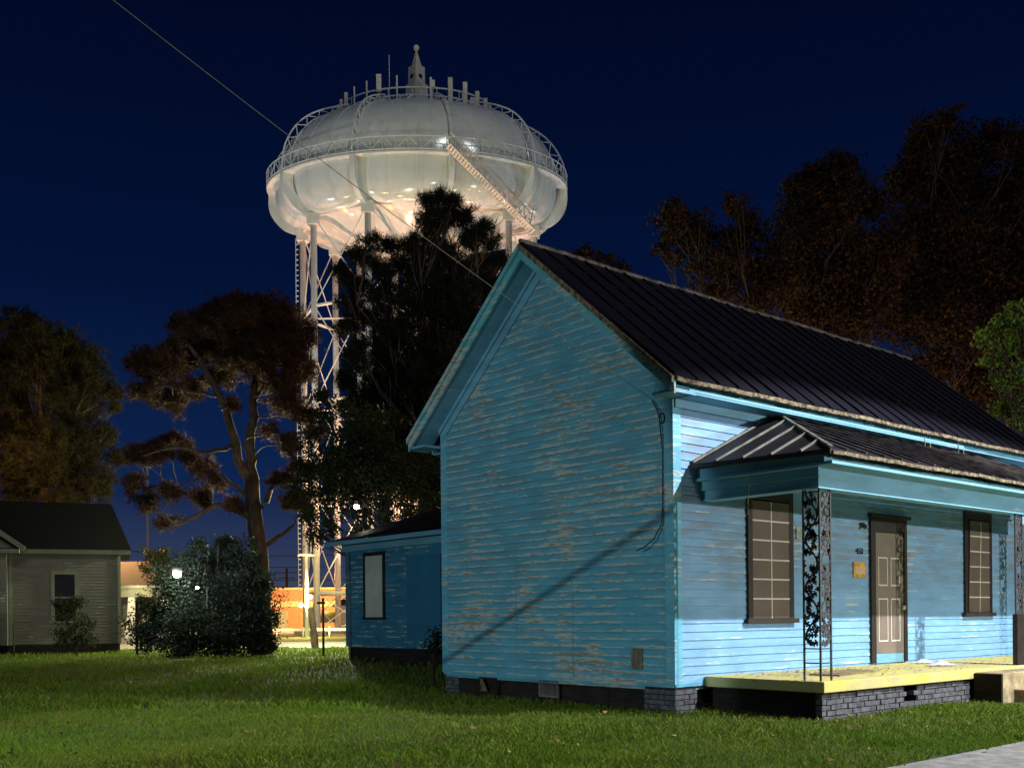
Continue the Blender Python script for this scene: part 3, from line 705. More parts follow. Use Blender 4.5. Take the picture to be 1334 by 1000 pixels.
pa = Vector((-.03, .31, 4.36)); pb = at(30, -92, 9.0); pts = []
for i in range(41):
    t = i/40; p = pa.lerp(pb, t); p.z -= .10*4*t*(1-t); pts.append(p)
b = MB(); b.tube(pts, .0040, 6); tag(b.build('overhead_wire', cabw, smooth=True), 'thin service wire running from the sky down to the gable corner', 'wire')

# ------------------------------------------------------------------ WATER TOWER
TC = ground_at(549, 90); SQ = .63
tower = tag(empty('water_tower', TC, CAMROT), 'huge white ribbed water tower on steel legs lit orange from beneath', 'water tower')
def tp(r, th, z): th = R(th); return Vector((r*math.sin(th), -r*math.cos(th)*SQ, z))
RIBS = [-56.5+36*i for i in range(10)]
prof = [(0, 44.9), (2.2, 44.9), (4.6, 44.75), (6.6, 44.4), (8.3, 43.9), (9.7, 43.2), (10.9, 42.1), (11.75, 40.8), (12.2, 39.4), (12.3, 38.0), (12.25, 37.2), (11.95, 36.4), (11.4, 35.75), (10.6, 35.35), (9.6, 35.2), (8.4, 34.9), (6.4, 33.9), (4, 33.0), (2, 32.5), (0, 32.3)]
# smooth profile by Catmull-Rom
def cr(p, n=4):
    o = []
    for i in range(len(p)-1):
        p0, p1, p2, p3 = p[max(i-1, 0)], p[i], p[i+1], p[min(i+2, len(p)-1)]
        for k in range(n):
            t = k/n; o.append(tuple(.5*((2*p1[j])+(-p0[j]+p2[j])*t+(2*p0[j]-5*p1[j]+4*p2[j]-p3[j])*t*t+(-p0[j]+3*p1[j]-3*p2[j]+p3[j])*t**3) for j in (0, 1)))
    return o+[p[-1]]
pr = cr(prof, 3); NS = 180
def scal(r, z, th):
    c = abs(math.sin(R((th-RIBS[0])*5)))                        # 0 at ribs, 1 mid bay
    wgt = max(0, min(1, (41.5-z)/4))*max(0, min(1, (r-6)/3))
    return r*(1-.045*wgt*(1-c**.6)), z-0.35*wgt*(c**.7)*max(0, min(1, (38.5-z)/3)) if z < 38.5 else z
b = MB()
for (r, z) in pr:
    for k in range(NS):
        th = 360*k/NS; rr_, zz_ = scal(r, z, th); b.v.append(tuple(tp(rr_, th, zz_)))
for i in range(len(pr)-1):
    for k in range(NS):
        q = i*NS; b.f.append((q+k, q+(k+1) % NS, q+NS+(k+1) % NS, q+NS+k))
b.build('tank', M['white_steel'], tower, smooth=True)
# plate seams
b = MB()
for th in [x+dd for x in RIBS for dd in (12, 24)]:
    b.tube([tp(*(lambda a: (a[0]+.01, th, a[1]))(scal(r, z, th))) for (r, z) in pr[6:40]], .025, 4)
b.build('plate_seam', M['white_steel'], tower)
# balcony
b = MB(); n = 120; zb_ = 38.35
for k in range(n):
    a0, a1 = 360*k/n, 360*(k+1)/n
    b.hexa([tp(11.9,a0,zb_-.12), tp(13.0,a0,zb_-.12), tp(13.0,a1,zb_-.12), tp(11.9,a1,zb_-.12), tp(11.9,a0,zb_), tp(13.0,a0,zb_), tp(13.0,a1,zb_), tp(11.9,a1,zb_)])
    b.hexa([tp(12.98,a0,zb_-.45), tp(13.05,a0,zb_-.45), tp(13.05,a1,zb_-.45), tp(12.98,a1,zb_-.45), tp(12.98,a0,zb_+.08), tp(13.05,a0,zb_+.08), tp(13.05,a1,zb_+.08), tp(12.98,a1,zb_+.08)]) if False else None
b.build('balcony', M['white_steel'], tower)
b = MB(); b.tube([tp(13.0, a, zb_+1.15) for a in range(0, 361, 3)], .045, 5); b.tube([tp(13.0, a, zb_+.12) for a in range(0, 361, 3)], .05, 5)
for k in range(80):
    a = 4.5*k; b.tube([tp(13.0, a, zb_), tp(13.0, a, zb_+1.15)], .025, 4); b.tube([tp(13.0, a, zb_+(.1 if k % 2 else 1.1)), tp(13.0, a+4.5, zb_+(1.1 if k % 2 else .1))], .022, 4)
b.build('balcony_railing', M['white_steel'], tower)
# curved box ribs under the tank, running in to the middle
rp = cr([(13.0, 38.3), (13.02, 37.4), (12.85, 36.6), (12.4, 35.85), (11.7, 35.25), (10.8, 34.9), (10.0, 34.8), (8.6, 34.55), (6.5, 33.6), (4, 32.75), (1.5, 32.3)], 3)
for th in RIBS:
    b = MB(); w_ = .42
    cs = Vector((math.cos(R(th)), math.sin(R(th))*SQ, 0)).normalized()
    inn = []
    for i, (r, z) in enumerate(rp):
        a = rp[max(i-1, 0)]; c = rp[min(i+1, len(rp)-1)]; tx, tz = c[0]-a[0], c[1]-a[1]; l = math.hypot(tx, tz) or 1
        nx, nz_ = tz/l, -tx/l     # inward normal
        d = 1.0 if i < 20 else .5
        o_ = tp(r, th, z); i_ = tp(r+nx*d*(1 if r > 9 else .6), th, z-tx/l*-0+nz_*0+ (abs(tx)/l)*d)
        inn.append((o_, i_))
    for (o0, i0), (o1, i1) in zip(inn[:-1], inn[1:]):
        b.hexa([o0-cs*w_/2, o0+cs*w_/2, o1+cs*w_/2, o1-cs*w_/2, i0-cs*w_/4, i0+cs*w_/4, i1+cs*w_/4, i1-cs*w_/4])
    b.build('rib', M['white_steel'], tower)
    # trussed stiffener over the top of the tank
    b = MB(); up = [(12.95, 38.5), (12.85, 39.9), (12.4, 41.2), (11.6, 42.4), (10.6, 43.3), (9.4, 43.95), (8.1, 44.45), (6.6, 44.9)]
    lo = [(12.3, 38.5), (12.2, 39.6), (11.8, 40.8), (11.1, 42.0), (10.1, 43.0), (9.0, 43.6), (7.8, 44.1), (6.5, 44.5)]
    U = [tp(r, th, z) for r, z in cr(up, 2)]; Lw = [tp(r, th, z) for r, z in cr(lo, 2)]
    b.tube(U, .065, 6); b.tube(Lw, .05, 5)
    for i in range(len(U)-1):
        b.tube([Lw[i], U[i+1]] if i % 2 else [U[i], Lw[i+1]], .035, 4)
    b.build('rib_truss', M['white_steel'], tower)
# top ring with handrail
b = MB()
for (r, z, q) in ((6.55, 45.4, .07), (6.55, 44.75, .07), (6.5, 44.3, .05)): b.tube([tp(r, a, z) for a in range(0, 361, 5)], q, 5)
for k in range(60):
    a = 6*k; b.tube([tp(6.55, a, 44.2 if k % 3 == 0 else 44.3), tp(6.55, a+(0 if k % 3 == 0 else 6), 45.4 if k % 3 == 0 else 44.75)], .035, 4)
for k in range(36):
    a = 10*k; b.tube([tp(5.3, a, 44.6), tp(5.45, a+3, 45.1), tp(5.3, a+6, 45.3), tp(5.15, a+10, 44.6)], .05, 4)
b.build('top_railing', M['white_steel'], tower)
# spire
b = MB()
def sqp(z, h): return [tp(0, 0, z)+Vector((h*math.cos(R(a)), h*math.sin(R(a)), 0)) for a in (-90, 0, 90, 180)]
def prism(b, z0, h0, z1, h1): b.hexa(sqp(z0, h0)+sqp(z1, h1))
prism(b, 44.6, .98, 47.65, .98); prism(b, 47.651, .75, 49.2, .73); prism(b, 49.201, .48, 50.75, .04)
sp = b.build('spire', M['antenna'], tower, bevel=.02)
b = MB(); b.ball((0, 0, 50.9), .27, 14, 10); b.build('spire_ball', M['antenna'], sp, smooth=True)
for s_ in (1, -1):
    for (z, rad, q, dd) in ((48.25, .19, .0, .75), (47.2, .10, -.15, .98), (46.6, .10, .15, .98), (46.1, .1, -.1, .98)):
        b = MB(); c = Vector((s_*dd*.5+q*s_, -dd*.5+q, z)); d = Vector((s_, -1, 0)).normalized()*.02; b.tube([c-d, c+d*1.5], rad, 12); b.build('spire_opening', M['hole'], sp)
# panel antennas on the ring (position in degrees, height, width)
for (px, yt, yb, w_, front) in ((443, 135, 150, .3, 1), (449, 128, 148, .34, 1), (456, 119, 144, .3, 1), (468, 111, 142, .13, 1), (485, 104, 136, .14, 1), (501, 96, 118, .42, 1), (524, 97, 133, .13, 1), (566, 100, 134, .2, 1), (568, 104, 113, .42, 1), (585, 112, 122, .2, 0), (590, 101, 136, .40, 1), (602, 119, 130, .34, 0), (608, 107, 142, .38, 1), (616, 128, 140, .7, 0), (623, 119, 147, .36, 1), (633, 128, 152, .34, 1), (638, 137, 155, .15, 1)):
    sn = max(-.99, min(.99, (px-543)/101.)); th = math.degrees(math.asin(sn)); th = th if front else 180-th
    c = tp(6.75, th, 0); dd = 90+c.y; z1 = EYE+(HY-yt)*dd/F; z0 = EYE+(HY-yb)*dd/F
    b = MB(); b.box(c.x-w_/2, c.x+w_/2, c.y-w_/3, c.y+w_/3, z0, z1); b.tube([(c.x, c.y+.2, 44.2), (c.x, c.y+.2, z1-.3)], .06, 5)
    b.build('antenna', M['antenna'], tower, bevel=.03)
b = MB(); c = tp(6.5, -26, 46); b.tube([(543 and -1.95, c.y, 44.2), (-1.95, c.y, 48.3)], .03, 5); b.build('whip_antenna', M['antenna'], tower)
# legs, struts, bracing
LV = [35.0, 27.5, 19.5, 11.5, 3.5]
legr = 10.1
for th in RIBS:
    b = MB(); b.tube([tp(legr, th, 0), tp(legr, th, 34.9)], .27, 12); lg = b.build('leg', M['legsteel'], tower, smooth=True)
    b = MB(); c = tp(legr, th, 34.6); b.box(c.x-.5, c.x+.5, c.y-.4, c.y+.4, 34.2, 35.2); b.build('leg_cap', M['legsteel'], lg, bevel=.05)
    b = MB(); c = tp(legr, th, 0); b.box(c.x-.9, c.x+.9, c.y-.9, c.y+.9, -.1, .45); b.build('footing', M['conc'], lg)
for k in range(5):
    th = -20.5+72*k; b = MB(); b.tube([tp(5.2, th, 0), tp(5.2, th, 33.9)], .22, 10); b.build('inner_leg', M['legsteel'], tower, smooth=True)
b = MB(); b.tube([(0, 0, 0), (0, 0, 32.6)], 1.0, 20); b.build('riser_pipe', M['legsteel'], tower, smooth=True)
for i, z in enumerate(LV):
    b = MB()
    for a, c in zip(RIBS, RIBS[1:]+RIBS[:1]): b.tube([tp(legr, a, z), tp(legr, c, z)], .13, 6)
    for k in range(5):
        if i: b.tube([tp(legr, RIBS[2*k+1], z), tp(5.2, -20.5+72*k, z)], .08, 5); b.tube([tp(5.2, -20.5+72*k, z), tp(0, 0, z)], .08, 5)
    b.build('strut_ring', M['legsteel'], tower)
b = MB()
for z1, z0 in zip(LV, LV[1:]+[0.4]):
    for a, c in zip(RIBS, RIBS[1:]+RIBS[:1]): b.tube([tp(legr, a, z1), tp(legr, c, z0)], .05, 5); b.tube([tp(legr, c, z1), tp(legr, a, z0)], .05, 5)
b.build('brace_rod', M['legsteel'], tower)
b = MB()
for z in np.arange(2, 34, .45): c = tp(legr, RIBS[9]-0 if False else -92.5, 0); b.box(c.x-.62, c.x-.40, c.y-.03, c.y+.03, z, z+.1)
b.tube([(c.x-.62, c.y, 1), (c.x-.62, c.y, 34.5)], .03, 4); b.build('ladder', M['legsteel'], tower)
# stair from the balcony down to the east leg
b = MB(); a = Vector((3.1, -8.3, 38.35)); c = Vector((9.7, -5.4, 32.7)); off = Vector((.30, -.85, 0)); up = Vector((0, 0, 1))
for s_ in (0, 1):
    o_ = off*(s_*1.0); b.tube([a+o_, c+o_], .07, 6); b.tube([a+o_+up*1.0, c+o_+up*1.0], .05, 6)
    for i in range(17): t = i/16; p = (a+o_).lerp(c+o_, t); b.tube([p, p+up*1.0], .03, 4); q = (a+o_).lerp(c+o_, min(1, t+1/16)); b.tube([p, q+up*1.0], .025, 4)
for i in range(34): t = i/33; p = a.lerp(c, t); b.beam(p, p+off, .22, .04)
b.build('stair', M['legsteel'], tower)
b = MB(); b.tube([c+up*1., c+Vector((.4, 3.0, 3.6))], .06, 5); b.tube([c, tp(10.1, 51.5, 33)], .06, 5); b.tube([c+Vector((0,0,.02)), tp(10.1, 87.5, 33.)], .06, 5); b.build('stair_hanger', M['legsteel'], tower)

# ------------------------------------------------------------------ TREES
def tufts(C, n_needle, ln, wid):
    """C (m,3) tuft centres -> thin triangles fanning out of each"""
    m_ = len(C); d = rng.normal(size=(m_, n_needle, 3)); d[..., 2] += .35; d /= np.linalg.norm(d, axis=2, keepdims=True)
    l = ln*rng.uniform(.6, 1.2, (m_, n_needle, 1)); side = np.cross(d, rng.normal(size=d.shape)); side /= np.linalg.norm(side, axis=2, keepdims=True)+1e-9
    base = C[:, None, :]+d*.02
    V_ = np.stack([base-side*wid/2, base+side*wid/2, base+d*l], 2).reshape(-1, 3)
    return V_, np.arange(len(V_)).reshape(-1, 3)
def leafquads(C, size):
    m_ = len(C); d = rng.normal(size=(m_, 3)); d /= np.linalg.norm(d, axis=1, keepdims=True); e = np.cross(d, rng.normal(size=(m_, 3))); e /= np.linalg.norm(e, axis=1, keepdims=True)
    s_ = size*rng.uniform(.6, 1.3, (m_, 1))
    V_ = np.stack([C-d*s_, C+e*s_*.5, C+d*s_, C-e*s_*.5], 1).reshape(-1, 3)
    return V_, np.arange(len(V_)).reshape(-1, 4)
def wob(p0, p1, n, amp, rad0, rad1, seed):
    r = random.Random(seed); pts = []; 
    o_ = [Vector((r.uniform(-1, 1), r.uniform(-1, 1), r.uniform(-.6, .6))) for _ in range(3)]
    for i in range(n+1):
        t = i/n; w_ = math.sin(math.pi*t); pts.append(p0.lerp(p1, t)+(o_[0]*w_+o_[1]*math.sin(2*math.pi*t)*.6+o_[2]*math.sin(3*math.pi*t)*.3)*amp)
    return pts, [rad0+(rad1-rad0)*i/n for i in range(n+1)]
def tree(name, label, cat, px, D, blobs, kind, mleaf, mbark, trunk_r=.3, top=None, dens=1., dep=.7, flat=1., size=None, group=None, spread=None, lean=0, sub=9, seed=1, trunk_px=None, fat=1., limbs=None):
    """crown made of blobs given as photo positions at the tree's own distance, pushed in and out in depth"""
    r = random.Random(seed); base = ground_at(px, D)
    root = tag(empty(name, base), label, cat, group)
    pxm = F/D; bl = []
    ys = [q[1] for q in blobs]; xs_ = [q[0] for q in blobs]; half = (max(xs_)-min(xs_))/pxm/2*dep
    for (x, y, rd) in blobs:
        hw = half*math.sqrt(max(.08, 1-((x-(min(xs_)+max(xs_))/2)/((max(xs_)-min(xs_))/2+1))**2))
        for q in range(2):
            dd = r.uniform(-hw, hw) if q == 0 else r.uniform(-hw, hw)*.9
            c = at(x+r.uniform(-.2, .2)*rd, y+r.uniform(-.15, .15)*rd, D+dd)
            bl.append((c, fat*rd/pxm*r.uniform(.75, 1.1)))
    # trunk
    ty = min(ys) if top is None else top
    tx = px if trunk_px is None else trunk_px
    tt = at(tx, ty, D); tb = MB(); pts, rad = wob(base-Vector((0, 0, .1)), tt, 14, .35*trunk_r/.3, trunk_r, .05, seed); 
    if limbs:
        P2 = [base-Vector((0, 0, .1))]+[at(x, y, D) for (x, y) in ((339, 760), (337, 714), (332, 680), (329, 650), (328, 620))]; pts = []
        for i in range(5): pts += [P2[i].lerp(P2[i+1], q/3) for q in range(3)]
        pts = pts[:15]; rad = [.40-.13*i/14 for i in range(15)]; pts[-1] = P2[-1]
    tb.tube([p-base for p in pts], rad, 10)
    trunk_o = tb.build('trunk', mbark, root, smooth=True); woods = []
    lb = MB(); k = 0; C = []; skel = []
    for li, lm in enumerate(limbs or []):
        q_ = [at(x, y, D+dd) for (x, y, dd, _) in lm]; rs = [w for (_, _, _, w) in lm]; P2 = []; R2 = []
        for i in range(len(q_)-1):
            for t in (0, .25, .5, .75): P2.append(q_[i].lerp(q_[i+1], t)+Vector((r.gauss(0, .05), r.gauss(0, .05), r.gauss(0, .05)))*(1 if i+t > 0 else 0)); R2.append(rs[i]+(rs[i+1]-rs[i])*t)
        P2.append(q_[-1]); R2.append(rs[-1]); tb2 = MB(); tb2.tube([p-base for p in P2], R2, 9); woods.append(tb2.build('limb', mbark, root, smooth=True)); skel += P2[2:]
    for (c, rd) in bl:
        h = max(.18, min(.93, (c.z-base.z)/(tt.z)*r.uniform(.62, .85))); j = h*14; i0 = int(j); s0 = pts[min(i0, 14)]
        if skel: s0 = min(skel, key=lambda p: (p-c).length+r.uniform(0, .5)+(1.2 if p.z > c.z+.3 else 0))
        p2, r2 = wob(s0, c, 7, .22*(c-s0).length*.6, max(.02, trunk_r*.15*(1-h*.6)), .010, seed*100+k); lb.tube([p-base for p in p2], r2, 5, caps=False); k += 1
        for q in range(3):
            e_ = c+Vector((r.gauss(0, 1), r.gauss(0, 1), r.gauss(0, .8))).normalized()*rd*r.uniform(.7, 1.); s1 = p2[r.choice((4, 5, 6))]
            p3, r3 = wob(s1, e_, 3, .08, .022, .008, k*7+q); lb.tube([p-base for p in p3], r3, 4, caps=False)
        # clumps inside the blob
        ncl = max(4, int(sub*(rd/.6)**2)) 
        for q in range(ncl):
            v = Vector((r.gauss(0, 1), r.gauss(0, 1), r.gauss(0, 1))).normalized()*rd*(r.random()**.45)*r.choice((.8, 1., 1., 1.25)); v.z *= flat; C.append((c+v-base, rd))
    woods.append(lb.build('branch', mbark, root, smooth=True)); join(trunk_o, woods)
    Ct = []
    for c, rd in C:
        if kind == 'pine': n_ = max(2, int(8*dens)); sg = .17*max(.6, min(rd, 1.4))
        else: n_ = int(20*dens); sg = .26*max(.5, min(rd, 1.4))
        Ct.append(np.array(c)[None, :]+rng.normal(0, sg, (n_, 3))*np.array([1, 1, .75]))
    Ct = np.concatenate(Ct); Ct = Ct[Ct[:, 2]+base.z > .05]
    if kind == 'pine': V_, f_ = tufts(Ct, 15, (size or .24), max(.012, .016*D/30))
    else: V_, f_ = leafquads(Ct, size or .10)
    np_mesh('crown', V_, f_, mleaf, root)
    return root
# left dense pine
tree('pine_tree', 'dense tall pine behind the grey house, golden lit along its right side', 'tree', 60, 58,
     [(30,432,30),(68,445,34),(100,472,32),(128,498,20),(148,515,10),(42,480,45),(88,520,45),(18,545,42),(60,585,48),(108,580,42),(138,565,16),(152,598,14),(30,630,40),(90,640,38),(132,632,26),(8,470,34),(-20,500,45),(-25,580,45),(150,530,8)], 'pine', M['needle'], M['bark'], .38, top=440, dens=.8, size=.45, seed=3, dep=.55, sub=8)
# spreading pine in the middle
tree('pine_tree', 'open spreading pine with a bare curved trunk above the glowing bush', 'tree', 341, 40,
     [(186,470,17),(205,490,20),(190,510,14),(215,470,16),(262,440,22),(290,430,24),(325,425,26),(350,435,24),(375,460,22),(335,470,24),(300,465,20),(365,500,18),(338,395,10),(410,560,16),(222,452,18),(245,425,22),(275,412,22),(305,405,24),(335,402,20),(362,415,24),(385,440,22),(240,470,22),(275,448,26),(315,440,26),(352,455,24),(390,480,18),(225,520,18),(250,505,14),(285,490,16),(345,500,16),(375,525,20),(400,540,16),(300,530,12),
      (178,592,15),(205,588,17),(230,575,14),(250,596,12),(172,630,14),(195,655,16),(225,640,12),(262,610,12),(262,645,18),(285,628,12),(300,655,12),(380,580,16),(395,610,18),(362,625,12),(385,655,16),(350,560,10),(220,680,10)], 'pine', M['needle_rust'], M['bark'], .30, dens=1, size=.30, seed=8, dep=.6, sub=15, fat=1.3, flat=.65, top=620, trunk_px=328, limbs=[
     [(328,640,0,.26),(330,584,.1,.20),(333,500,.3,.14),(335,438,.2,.07),(336,405,.2,.03)], [(328,640,0,.22),(309,578,-.3,.17),(286,516,-.6,.13),(260,469,-.8,.09),(238,440,-.9,.05)],
     [(331,676,0,.14),(286,656,-.6,.10),(234,684,-1.2,.07),(200,664,-1.5,.04)], [(330,668,0,.14),(359,630,.6,.11),(395,626,1.,.08),(422,622,1.2,.04)], [(337,712,0,.12),(362,700,.4,.08),(384,682,.8,.05),(400,650,1,.03)],
     [(309,578,-.3,.09),(270,588,-.9,.07),(225,582,-1.4,.05),(185,594,-1.8,.03)], [(286,516,-.6,.07),(240,508,-1.1,.05),(205,495,-1.4,.03)], [(333,520,.3,.09),(360,480,.8,.06),(385,445,1,.03)], [(329,648,0,.10),(290,620,.5,.06),(250,628,.9,.04),(180,636,1.2,.03)]])
# big dark pine in front of the tower
tree('pine_tree', 'big dark pine standing black against the water tower', 'tree', 556, 34,
     [(572,258,9),(556,266,9),(588,264,10),(552,285,14),(578,285,18),(604,284,15),(570,312,24),(540,318,20),(615,312,20),(632,296,9),(638,318,12),(508,320,10),(482,316,12),(470,338,15),(500,350,20),(540,352,28),(585,350,32),(625,345,24),(650,340,10),(442,352,7),(452,366,8),(470,376,16),(505,390,26),(550,395,36),(600,392,34),(640,380,24),(478,415,20),(520,432,32),(570,440,38),(615,430,32),(470,450,16),(500,470,28),(545,485,36),(590,480,32),(480,505,24),(520,525,32),(560,530,34),(480,545,22),(525,575,34),(560,580,30),(500,610,34),(545,620,34),(560,650,24),(455,398,20),(450,430,18),(460,470,22),(452,500,18),(465,530,22),(470,560,22),(500,440,26),(530,505,28)], 'pine', M['needle_dark'], M['bark'], .32, top=270, dens=1.2, size=.30, seed=12, dep=.55, sub=15)
# leafy tree under it, over the wing roof
tree('broadleaf_tree', 'leafy tree with loose sprays hanging over the rear wing roof', 'tree', 512, 31,
     [(418,515,8),(424,545,12),(408,575,14),(436,580,18),(455,560,14),(402,610,16),(430,615,22),(462,600,20),(392,640,16),(420,650,20),(450,640,22),(485,630,22),(400,672,14),(432,676,16),(470,665,18),(505,660,18),(535,660,16),(445,530,10),(480,570,18),(470,690,8),(412,698,10),(520,630,20),(550,640,18),(470,590,26),(500,600,26),(460,620,26),(440,610,24),(530,600,26),(490,560,24)], 'leaf', M['leaf'], M['bark2'], .2, top=560, dens=3.4, size=.05, seed=21, dep=.6, sub=11, fat=1.25)
# right-hand trees behind the roof
tree('autumn_tree', 'thin russet tree leftmost of the three above the tin roof', 'tree', 945, 44,
     [(885,288,22),(906,300,22),(868,325,12),(876,302,14),(930,325,22),(958,272,18),(975,290,20),(905,350,16),(950,345,26),(930,385,24),(985,345,26),(985,395,28),(1010,320,16),(1015,370,24),(880,340,8),(960,315,20)], 'leaf', M['leaf_autumn'], M['bark2'], .3, top=330, dens=1.7, size=.10, fat=1.15, seed=31, group='autumn trees behind the house')
tree('autumn_tree', 'broad russet tree rising behind the middle of the tin roof', 'tree', 1085, 47,
     [(1032,248,18),(1060,226,18),(1090,214,16),(1068,250,26),(1105,240,26),(1040,285,28),(1085,285,34),(1130,270,26),(1050,330,34),(1105,335,38),(1040,375,30),(1085,385,36),(1130,385,32),(1050,415,26),(1110,430,30),(1150,330,28)], 'leaf', M['leaf_autumn'], M['bark2'], .36, top=260, dens=1.6, size=.11, fat=1.2, seed=33, group='autumn trees behind the house')
tree('autumn_tree', 'tallest dark tree at the right edge of the picture', 'tree', 1245, 50,
     [(1196,180,16),(1222,166,18),(1240,160,14),(1200,210,24),(1240,205,30),(1290,185,24),(1325,185,22),(1355,210,30),(1180,240,24),(1220,255,34),(1270,245,36),(1320,250,36),(1190,300,34),(1240,310,40),(1295,310,40),(1345,310,40),(1185,360,34),(1235,370,40),(1290,375,40),(1345,380,40),(1180,415,32),(1225,430,36),(1275,440,36),(1330,450,36),(1220,480,28),(1265,495,30),(1310,510,30),(1350,520,30)], 'leaf', M['leaf_autumn'], M['bark2'], .45, top=230, dens=1.3, size=.12, fat=1.25, seed=35, group='autumn trees behind the house')
tree('autumn_tree', 'small distant treetop just showing over the ridge beside the gable peak', 'tree', 782, 60,
     [(755,332,8),(768,328,8),(782,336,9),(798,340,10),(812,350,9),(770,350,12),(795,358,12)], 'leaf', M['leaf_autumn'], M['bark2'], .25, top=350, dens=.6, size=.17, seed=37)
tree('green_tree', 'bright green leafy tree overhanging the far end of the roof', 'tree', 1345, 29,
     [(1322,402,10),(1300,425,12),(1330,425,16),(1282,440,10),(1310,452,18),(1292,470,14),(1330,480,20),(1300,500,16),(1328,520,18),(1302,530,10),(1355,450,24),(1355,510,26),(1330,548,14)], 'leaf', M['leaf_green'], M['bark2'], .15, top=470, dens=.9, size=.075, seed=41, dep=.5, sub=8)
# shrubs
def shrub(name, label, px, D, blobs, m, kind='leaf', size=.05, dens=1, seed=1, dep=.9, cat='bush', tr=.05, **kw):
    return tree(name, label, cat, px, D, blobs, kind, m, M['bark2'], tr, dens=dens, size=size, seed=seed, dep=dep, **kw)
shrub('cedar_bush', 'large round cedar bush glowing at its top left from the lamp', 285, 38, [(250,735,22),(285,722,22),(315,728,22),(225,765,24),(262,765,34),(305,765,34),(335,765,24),(210,800,26),(250,805,36),(300,805,38),(340,805,28),(200,828,20),(235,834,26),(280,834,28),(325,834,26),(345,832,16),(296,706,10),(262,712,8)], M['cedar'], size=.055, dens=5., seed=51, sub=13, dep=.7, flat=1.0)
shrub('broadleaf_bush', 'low leafy bush left of the cedar, beside the grey house corner', 178, 39, [(182,800,14),(170,815,14),(192,820,14),(175,835,12),(198,842,12),(185,782,8)], M['leaf'], size=.06, dens=1.2, seed=53)
shrub('broadleaf_bush', 'small pale green bush with bare twigs before the grey house window', 100, 39, [(100,810,14),(88,820,14),(112,818,14),(100,832,15),(118,833,11),(84,834,12),(82,800,7),(92,790,5),(76,786,3),(104,782,4)], M['leaf'], size=.05, dens=2., seed=55)
shrub('green_tree', 'round bright green tree lit beside the white porch column', 204, 62, [(195,722,10),(210,718,11),(204,732,12),(218,730,7),(190,740,8),(210,742,10)], M['leaf'], size=.10, dens=1.3, seed=57, cat='tree', tr=.12)
shrub('weed_clump', 'small weedy plant in the corner between wing and main house', 566, 19.9, [(566,835,5),(570,825,4),(562,845,5),(571,846,5)], M['leaf'], size=.035, dens=.7, seed=59, cat='plant', tr=.012)

# ------------------------------------------------------------------ LEFT GREY HOUSE
hp = at(158, 835, 43); hp.z = 0
gh = tag(empty('grey_house', hp, CAMROT+R(21)), 'small grey clapboard house with black roof at the left edge', 'house')
mg = siding_mat('grey_siding', .9, .9, 0, blue=(.115, .115, .085), chalkc=(.13, .13, .10)); mt = simple('pale_grey_trim', (.17, .18, .12), .7, .2, 4)
clap('front_wall', mg, 'Y', .45, 4.12, lambda z: (-13, -.12), gh, pitch=.13, at_=0., step=1.5)
b = MB(); b.box(-13, -.01, .01, 7, .4, 4.1); b.build('wall', mg, gh)
for cx_ in (-.12, -4.2): b = MB(); b.box(cx_, cx_+.12, -.05, 0, .4, 4.12); b.build('corner_board', mt, gh)
b = MB(); b.box(-13.3, .4, -.35, -.30, 4.08, 4.26); b.box(-13.3, .1, -.30, .0, 4.06, 4.08); b.build('fascia', mt, gh)
b = MB(); b.quad((-13.3,-.4,4.27),(.42,-.4,4.27),(-.35,3.5,6.55),(-13.3,3.5,6.55)); b.quad((.42,7.4,4.27),(-13.3,7.4,4.27),(-13.3,3.5,6.55),(-.35,3.5,6.55)); b.tri((.42,-.4,4.27),(.42,7.4,4.27),(-.35,3.5,6.55)); b.quad((-13.3,-.4,4.265),(-13.3,7.4,4.265),(.42,7.4,4.265),(.42,-.4,4.265))
b.build('roof', simple('black_shingles', (.006, .006, .007), .95, .5, 12, bmp=.5, spec=.1), gh)
b = MB(); b.box(-13, -.05, -.0+.03, 6.9, -.1, .4); b.build('foundation', M['dark'], gh)
# gabled projection at far left
clap('bay_wall', mg, 'Y', .45, 4.12, lambda z: (-13, -4.24), gh, pitch=.13, at_=-.5, step=1.5)
b = MB(); b.box(-13, -4.23, -.49, -.05, .4, 4.1); b.build('bay_core', mg, gh)
b = MB(); n = 0; b.v += [(-11.2,-.52,4.28),(-3.9,-.52,4.28),(-7.55,-.52,6.9),(-11.2,-.3,4.28),(-3.9,-.3,4.28),(-7.55,-.3,6.9)]; b.f += [(0,1,2),(3,5,4),(0,3,4,1)]; b.build('gable', mg, gh)
b = MB(); b.beam((-3.55,-.85,4.22),(-7.55,-.85,7.1),.08,.20); b.beam((-11.55,-.85,4.22),(-7.55,-.85,7.1),.08,.20); b.build('barge_board', mt, gh)
b = MB(); b.quad((-3.5,-.9,4.33),(-3.5,3,4.33),(-7.55,3,7.2),(-7.55,-.9,7.2)); b.quad((-11.6,-.9,4.33),(-7.55,-.9,7.2),(-7.55,3,7.2),(-11.6,3,4.33)); b.build('bay_roof', bpy.data.materials['black_shingles'], gh)
b = MB(); b.box(-13, -3.75, -.86, -.5, 4.05, 4.22); b.build('bay_fascia', mt, gh)
